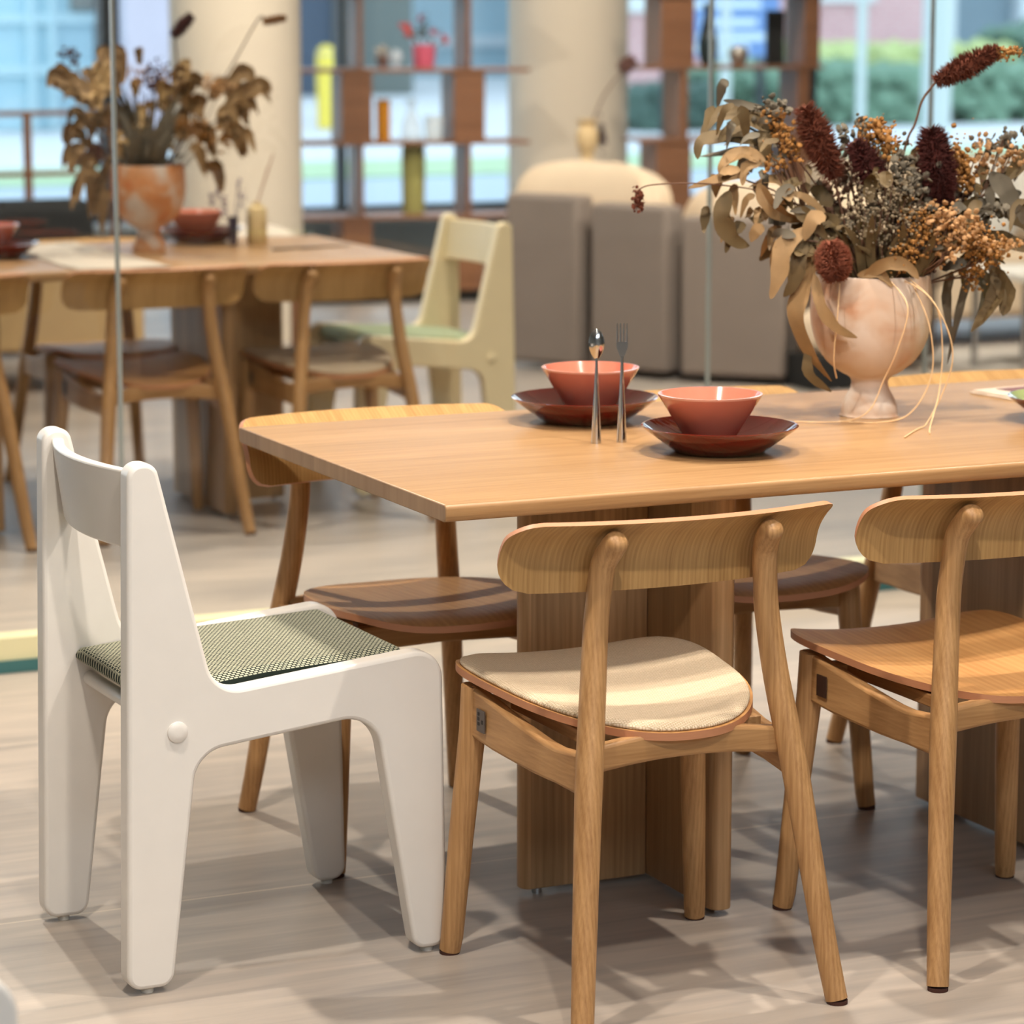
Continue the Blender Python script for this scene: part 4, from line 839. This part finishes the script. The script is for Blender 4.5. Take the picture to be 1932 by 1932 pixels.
o = cushion('throw', 0, 0, 0, .20, .16, .12, mat('folded cream throw', srgb(206, 194, 180), .95), e=.6, wr=.15, seed=9); o.location = (4.15, 11.55, .50); tag(o, 'crumpled cream throw on the wooden stool behind the far table', 'throw')
bm = bmesh.new(); box(bm, -.17, .17, -.15, .15, .34, .38); [box(bm, x, x + .03, y, y + .03, 0, .35) for x in (-.16, .13) for y in (-.14, .11)]; o = bm2obj('stool', bm, M['shelfwood'], bevel=.004); o.location = (4.15, 11.55, 0); tag(o, 'low wooden stool carrying the crumpled throw', 'stool')
# wooden rack by the left window
t = empty('clothes_rack', (3.75, 14.0, 0)); tag(t, 'wooden rail rack in front of the left shop window', 'rack')
for x in (-.75, .05 - .16, .28 - .10): bm = bmesh.new(); tube(bm, [(x, 0, 0), (x, 0, .99)], .022, 10); bm2obj('post', bm, M['shelfwood'], t)
for z, x1 in ((.985, .62), (.70, .62)): bm = bmesh.new(); box(bm, -1.0, x1, -.02, .02, z - .012, z + .012); bm2obj('rail', bm, M['shelfwood'], t, bevel=.003)
for x in (.60,): bm = bmesh.new(); tube(bm, [(x, 0, 0), (x, 0, .99)], .022, 10); bm2obj('post', bm, M['shelfwood'], t)

# ------------------------------------------------------------------ shelves
SH = R_(-12)
t = empty('bookshelf', (5.45, 14.2, 0), SH); tag(t, 'open wooden shelf unit between the two columns', 'shelf', 'open wooden shelf units')
for z in (.078, .439, .809, 1.17, 1.54, 1.9): bm = bmesh.new(); box(bm, -.22, 1.10, 0, .34, z - .018, z); bm2obj('shelf_board', bm, M['shelfwood'], t, bevel=.002)
for z0, z1, xs in ((.078, .421, ((.14, .29), (.72, .87))), (.439, .791, ((.225, .25), (.775, .80))), (.809, 1.152, ((.14, .295), (.71, .87))), (1.17, 1.522, ((.225, .25), (.775, .80))), (1.54, 1.88, ((.14, .29), (.72, .87)))):
    for a, b in xs: bm = bmesh.new(); box(bm, a, b, .01, .33, z0, z1); bm2obj('divider', bm, M['shelfwood'], t, bevel=.002)
bm = bmesh.new(); box(bm, -.2, 1.08, .03, .31, 0, .06); bm2obj('plinth', bm, M['fabric_black'], t)
def on1(x, y, z): c = Vector((5.45, 14.2, 0)) + Matrix.Rotation(SH, 3, 'Z') @ Vector((x, y, 0)); return (c.x, c.y, z)
t2_ = empty('bookshelf', (8.0, 13.2, 0), SH); tag(t2_, 'open wooden shelf unit behind the dried bouquet, right of the right column', 'shelf', 'open wooden shelf units')
for z, a, b in ((.09, -1.15, -.2), (.46, -1.15, -.2), (.83, -1.15, -.2), (1.187, -1.15, -.2), (1.54, -1.15, -.2), (1.9, -1.15, -.2)): bm = bmesh.new(); box(bm, a, b, 0, .34, z - .018, z); bm2obj('shelf_board', bm, M['shelfwood'], t2_, bevel=.002)
for z0, z1, xs in ((.09, .442, ((-.94, -.90), (-.32, -.28))), (.46, .812, ((-1.06, -.88), (-.38, -.22))), (.83, 1.169, ((-.94, -.90), (-.33, -.27))), (1.187, 1.522, ((-1.04, -.87), (-.30, -.22))), (1.54, 1.88, ((-.94, -.90), (-.32, -.28)))):
    for a, b in xs: bm = bmesh.new(); box(bm, a, b, .01, .33, z0, z1); bm2obj('divider', bm, M['shelfwood'], t2_, bevel=.002)
bm = bmesh.new(); box(bm, -1.13, -.22, .03, .31, 0, .07); bm2obj('plinth', bm, M['fabric_black'], t2_)
def on2(x, y, z): c = Vector((8.0, 13.2, 0)) + Matrix.Rotation(SH, 3, 'Z') @ Vector((x, y, 0)); return (c.x, c.y, z)
def lathed(name, prof, m, loc, lab, cat, seg=28, sm=True):
    bm = bmesh.new(); lathe(bm, smoothpts(prof, 3) if sm else prof, seg); o = bm2obj(name, bm, m); o.location = loc; tag(o, lab, cat); return o
# items on shelf one
v = empty('flower_vase', on1(.585, .15, 1.1705)); tag(v, 'pink glass vase with red flowers on the upper shelf', 'vase')
bm = bmesh.new(); lathe(bm, [(0, 0), (.05, 0), (.058, .06), (.06, .115), (.055, .116), (.05, .02), (0, .01)], 28); bm2obj('vase_body', bm, mat('pink glass', srgb(205, 96, 120), .15, sub=.2), v)
bm = bmesh.new()
for x, z in ((-.09, .22), (-.07, .17), (.08, .19), (.11, .14), (0, .24)): tube(bm, [(0, 0, .06), (x * .5, 0, z * .7), (x, 0, z)], .004, 5)
blobs(bm, (0, 0, .19), (.03, .02, .03), 30, .014, petal=True); bm2obj('foliage', bm, mat('dull green foliage', srgb(96, 96, 76), .8), v)
for x, z, r in ((-.095, .21, .022), (-.09, .17, .018), (.12, .145, .016), (.05, .18, .014), (-.02, .25, .012)):
    bm = bmesh.new(); blobs(bm, (x, 0, z), (r * .5, r * .5, r * .5), 14, r * .7); bm2obj('blossom', bm, mat('red blossom', srgb(196, 84, 84), .7), v)
v = empty('flower_cup', on1(.375, .15, 1.1705)); tag(v, 'small brown footed cup with pale blossoms on the upper shelf', 'cup')
bm = bmesh.new(); lathe(bm, [(0, 0), (.02, 0), (.012, .015), (.03, .03), (.036, .055), (.032, .056), (0, .03)], 20); bm2obj('cup_body', bm, mat('brown glazed cup', srgb(120, 74, 52), .3), v)
bm = bmesh.new(); blobs(bm, (0, 0, .075), (.025, .02, .014), 22, .010, petal=True); bm2obj('blossom', bm, mat('pale blossom', srgb(196, 180, 160), .8), v)
v = lathed('glass_ornament', [(.001, 0), (.018, .002), (.01, .015), (.03, .04), (.034, .065), (.015, .09), (.001, .092)], clear_mat('clear ornament glass', (.9, .95, 1, 1), .35), on1(.445, .16, 1.1705), 'small clear glass ornament beside the brown cup', 'ornament')
lathed('amber_vase', [(0, 0), (.036, 0), (.036, .205), (.031, .205), (.031, .01), (0, .01)], mat('amber glass', srgb(190, 128, 36), .1, sub=.3), on1(.375, .15, .8095), 'amber glass cylinder vase on the middle shelf', 'vase', sm=False)
lathed('glass_decanter', [(.001, 0), (.05, .002), (.052, .06), (.03, .12), (.018, .16), (.03, .20), (.028, .205), (.001, .206)], clear_mat('clear decanter glass', (.85, .92, .95, 1), .35), on1(.52, .15, .8095), 'clear glass decanter on the middle shelf', 'decanter')
lathed('glass_tumbler', [(0, 0), (.045, 0), (.05, .12), (.046, .12), (.042, .01), (0, .01)], clear_mat('clear tumbler glass', (.88, .93, .95, 1), .4), on1(.635, .15, .8095), 'clear glass tumbler right of the decanter', 'glass', sm=False)
lathed('tall_vase', [(0, 0), (.055, 0), (.06, .12), (.062, .30), (.058, .345), (.052, .345), (.05, .02), (0, .02)], clear_mat('olive yellow glass', srgb(186, 180, 112), .6), on1(.53, .16, .4395), 'tall olive yellow glass vase on the lower shelf', 'vase', sm=False)
# items on shelf two
lathed('dark_vase', [(.001, 0), (.035, .005), (.05, .10), (.03, .20), (.018, .26), (.03, .30), (.001, .302)], mat('dark green glaze', srgb(40, 52, 54), .2), on2(-.76, .15, 1.1875), 'dark slim vase on the top shelf of the right shelf unit', 'vase')
lathed('round_pot', [(.001, 0), (.03, .002), (.045, .03), (.05, .06), (.035, .09), (.001, .092)], mat('silver grey glaze', srgb(170, 160, 150), .15, metal=.6), on2(-.60, .15, 1.1875), 'small round silvery pot on the right shelf unit', 'pot')
bm = bmesh.new(); box(bm, -.045, .045, -.02, .02, 0, .27); o = bm2obj('black_frame', bm, M['fabric_black'], bevel=.003); o.location = on2(-.42, .12, 1.1875); o.rotation_euler = (0, 0, SH); tag(o, 'black upright box on the right shelf unit', 'box')

# ------------------------------------------------------------------ outdoors
ext = lambda n, c, **k: mat(n, srgb(*c), .9, **k)
bm = bmesh.new(); box(bm, -40, 80, 15.76, 24.2, -.14, -.02); struct('floor_street', bm, ext('wet asphalt', (170, 184, 194), var=.04, vscale=1)).name = 'ground_1'
bm = bmesh.new(); box(bm, -40, 80, 24.2, 26.6, -.12, .0); o = bm2obj('grass_verge', bm, ext('grass', (168, 194, 156), var=.15, vscale=3), smooth=False); o['kind'] = 'stuff'; tag(o, 'strip of green grass along the street', 'grass')
bm = bmesh.new(); box(bm, -40, 80, 26.6, 75, -.14, -.01); struct('ground_2', bm, ext('pale pavement', (206, 212, 214), var=.05, vscale=1))
def bld(name, x0, x1, y0, y1, z1, col, lab, m=None):
    bm = bmesh.new(); box(bm, x0, x1, y0, y1, 0, z1); o = bm2obj(name, bm, m or ext(lab[:20], col, var=.06, vscale=2), smooth=False); tag(o, lab, 'building'); return o
b = bld('building', 13.5, 18.5, 44, 50, 7, (84, 98, 114), 'dark slate blue building front across the street')
bm = bmesh.new(); box(bm, 17.2, 18.5, 43.9, 44, 0, 7); bm2obj('wall_strip', bm, ext('grey green strip', (110, 122, 118)), b, smooth=False)
b = bld('building', 18.7, 26, 53, 58, 8, (176, 204, 214), 'grey blue building behind the shelf and column')
bm = bmesh.new(); box(bm, 20.2, 20.6, 52.9, 53, 0, 8); box(bm, 18.9, 24.3, 52.9, 53, .55, .75); bm2obj('white_trim', bm, ext('white render', (214, 224, 228)), b, smooth=False)
b = bld('building', 2.0, 10.36, 34, 40, 7, (172, 206, 218), 'pale blue panelled building at the left')
bm = bmesh.new()
for x in (3.5, 5.2, 6.9, 8.15, 9.55, 9.80): box(bm, x, x + .08, 33.9, 34, 0, 7)
for z in (.62, 1.2, 1.9, 3): box(bm, 2, 10.36, 33.93, 34, z, z + .12)
bm2obj('panel_joint', bm, ext('panel joint blue', (184, 214, 222)), b, smooth=False)
bm = bmesh.new(); box(bm, 10.08, 10.34, 33.9, 34, 1.36, 4); bm2obj('window', bm, ext('grey window', (132, 136, 132)), b, smooth=False)
b = bld('building', 10.42, 12.2, 33, 39, 7, (198, 192, 204), 'lilac rendered wall between window frame and left column')
brick = bpy.data.materials.new('pink brick'); brick.use_nodes = True; n_ = brick.node_tree; br = n_.nodes.new('ShaderNodeTexBrick'); tcx = n_.nodes.new('ShaderNodeTexCoord'); mpx = n_.nodes.new('ShaderNodeMapping'); mpx.inputs['Rotation'].default_value = (pi / 2, 0, 0)
n_.links.new(tcx.outputs['Object'], mpx.inputs[0]); n_.links.new(mpx.outputs[0], br.inputs[0]); br.inputs['Scale'].default_value = 1; br.inputs['Brick Width'].default_value = .23; br.inputs['Row Height'].default_value = .076; br.inputs['Mortar Size'].default_value = .008
br.inputs['Color1'].default_value = srgb(206, 160, 160); br.inputs['Color2'].default_value = srgb(194, 146, 148); br.inputs['Mortar'].default_value = srgb(214, 200, 198); n_.links.new(br.outputs['Color'], n_.nodes['Principled BSDF'].inputs['Base Color'])
b = bld('building', 18.9, 24.3, 38, 38.8, 7, None, 'pink brick building beyond the hedge', brick)
bm = bmesh.new(); box(bm, 18.95, 19.5, 37.9, 38, 1.28, 1.5); box(bm, 21.8, 23.2, 37.9, 38, 1.42, 1.7); bm2obj('white_sign', bm, ext('white board', (214, 224, 224)), b, smooth=False)
b = bld('building', 24.6, 40, 44, 52, 7, (120, 140, 150), 'grey building with white pillars at the upper right')
bm = bmesh.new()
for x in (25.0, 26.4, 28.0, 29.6): box(bm, x, x + .3, 43.7, 44, 0, 7)
bm2obj('pillar', bm, ext('white pillar', (205, 216, 220)), b, smooth=False)
def hedge(name, x0, x1, y, z0, z1, m, lab, n=420, seed=3):
    rnd = random.Random(seed); bm = bmesh.new()
    for k in range(n):
        p = (rnd.uniform(x0, x1), y + rnd.uniform(-.3, .5), z0 + (z1 - z0) * rnd.random() ** .8)
        T = Matrix.Translation(p) @ Matrix.Diagonal((rnd.uniform(.12, .26), .2, rnd.uniform(.10, .2), 1)); bmesh.ops.create_icosphere(bm, subdivisions=1, radius=1, matrix=T)
    box(bm, x0, x1, y, y + .6, 0, z1 * .9 if z1 > .3 else z1); o = bm2obj(name, bm, m, smooth=True); o['kind'] = 'stuff'; tag(o, lab, 'hedge')
hedge('hedge', 16.9, 24.5, 31.6, .05, .62, ext('mid green hedge', (112, 144, 122), var=.35, vscale=3), 'mid green hedge across the street at the right', 800)
hedge('hedge', 18.6, 22.2, 33.2, .5, .80, ext('yellow green hedge', (176, 190, 130), var=.2, vscale=3), 'yellow green clipped hedge top behind the darker hedge', 420, 5)
hedge('shrub', 15.9, 16.75, 31.2, .0, .40, ext('dark green shrub', (76, 102, 92), var=.3, vscale=4), 'dark green shrub right of the right column', 160, 8)
hedge('shrub', 22.4, 27.5, 33.6, .1, 1.05, ext('blue green shrub', (98, 128, 114), var=.3, vscale=3), 'tall blue green shrubs at the upper right', 700, 9)
bm = bmesh.new(); lathe(bm, [(0, 0), (.115, 0), (.115, .82), (.10, .90), (.05, .95), (0, .955)], 24); o = bm2obj('bollard', bm, mat('yellow plastic', srgb(236, 214, 84), .5)); o.location = (12.82, 33, 0); tag(o, 'yellow bollard on the pavement across the street', 'bollard')
bm = bmesh.new(); tube(bm, [(0, 0, .85), (0, 0, .87)], .118, 24); bm2obj('reflector_band', bm, ext('grey band', (200, 200, 180)), o)
for x, y, r, lab in ((15.32, 28, .055, 'pale street pole left of the blue sign'), (16.96, 28, .05, 'thin pale pole right of the shelf unit'), (17.9, 28, .16, 'thick pale pole left of the upper right building')):
    bm = bmesh.new(); tube(bm, [(0, 0, 0), (0, 0, 5)], r, 16); o = bm2obj('street_pole', bm, ext('pale pole', (196, 208, 208))); o.location = (x, y, 0); tag(o, lab, 'pole')
t = empty('street_sign', (15.6, 30, 0)); tag(t, 'blue street sign with pale lettering rows seen through the shelf unit', 'sign')
bm = bmesh.new(); box(bm, -.15, 1.50, 0, .05, .84, 2.2); bm2obj('sign_panel', bm, ext('sign blue', (110, 144, 196)), t, smooth=False)
bm = bmesh.new()
for z, a, b_ in ((1.38, .35, 1.25), (1.18, .5, 1.2), (1.02, .45, 1.3), (.90, .1, 1.1), (1.30, -.1, .05), (1.1, -.1, .1)): box(bm, a, b_, -.01, 0, z, z + .085)
bm2obj('lettering', bm, ext('sign white', (208, 226, 236)), t, smooth=False)
bm = bmesh.new(); tube(bm, [(.1, .08, 0), (.1, .08, 2.2)], .05, 10); tube(bm, [(1.3, .08, 0), (1.3, .08, 2.2)], .05, 10); bm2obj('post', bm, M['frame'], t)
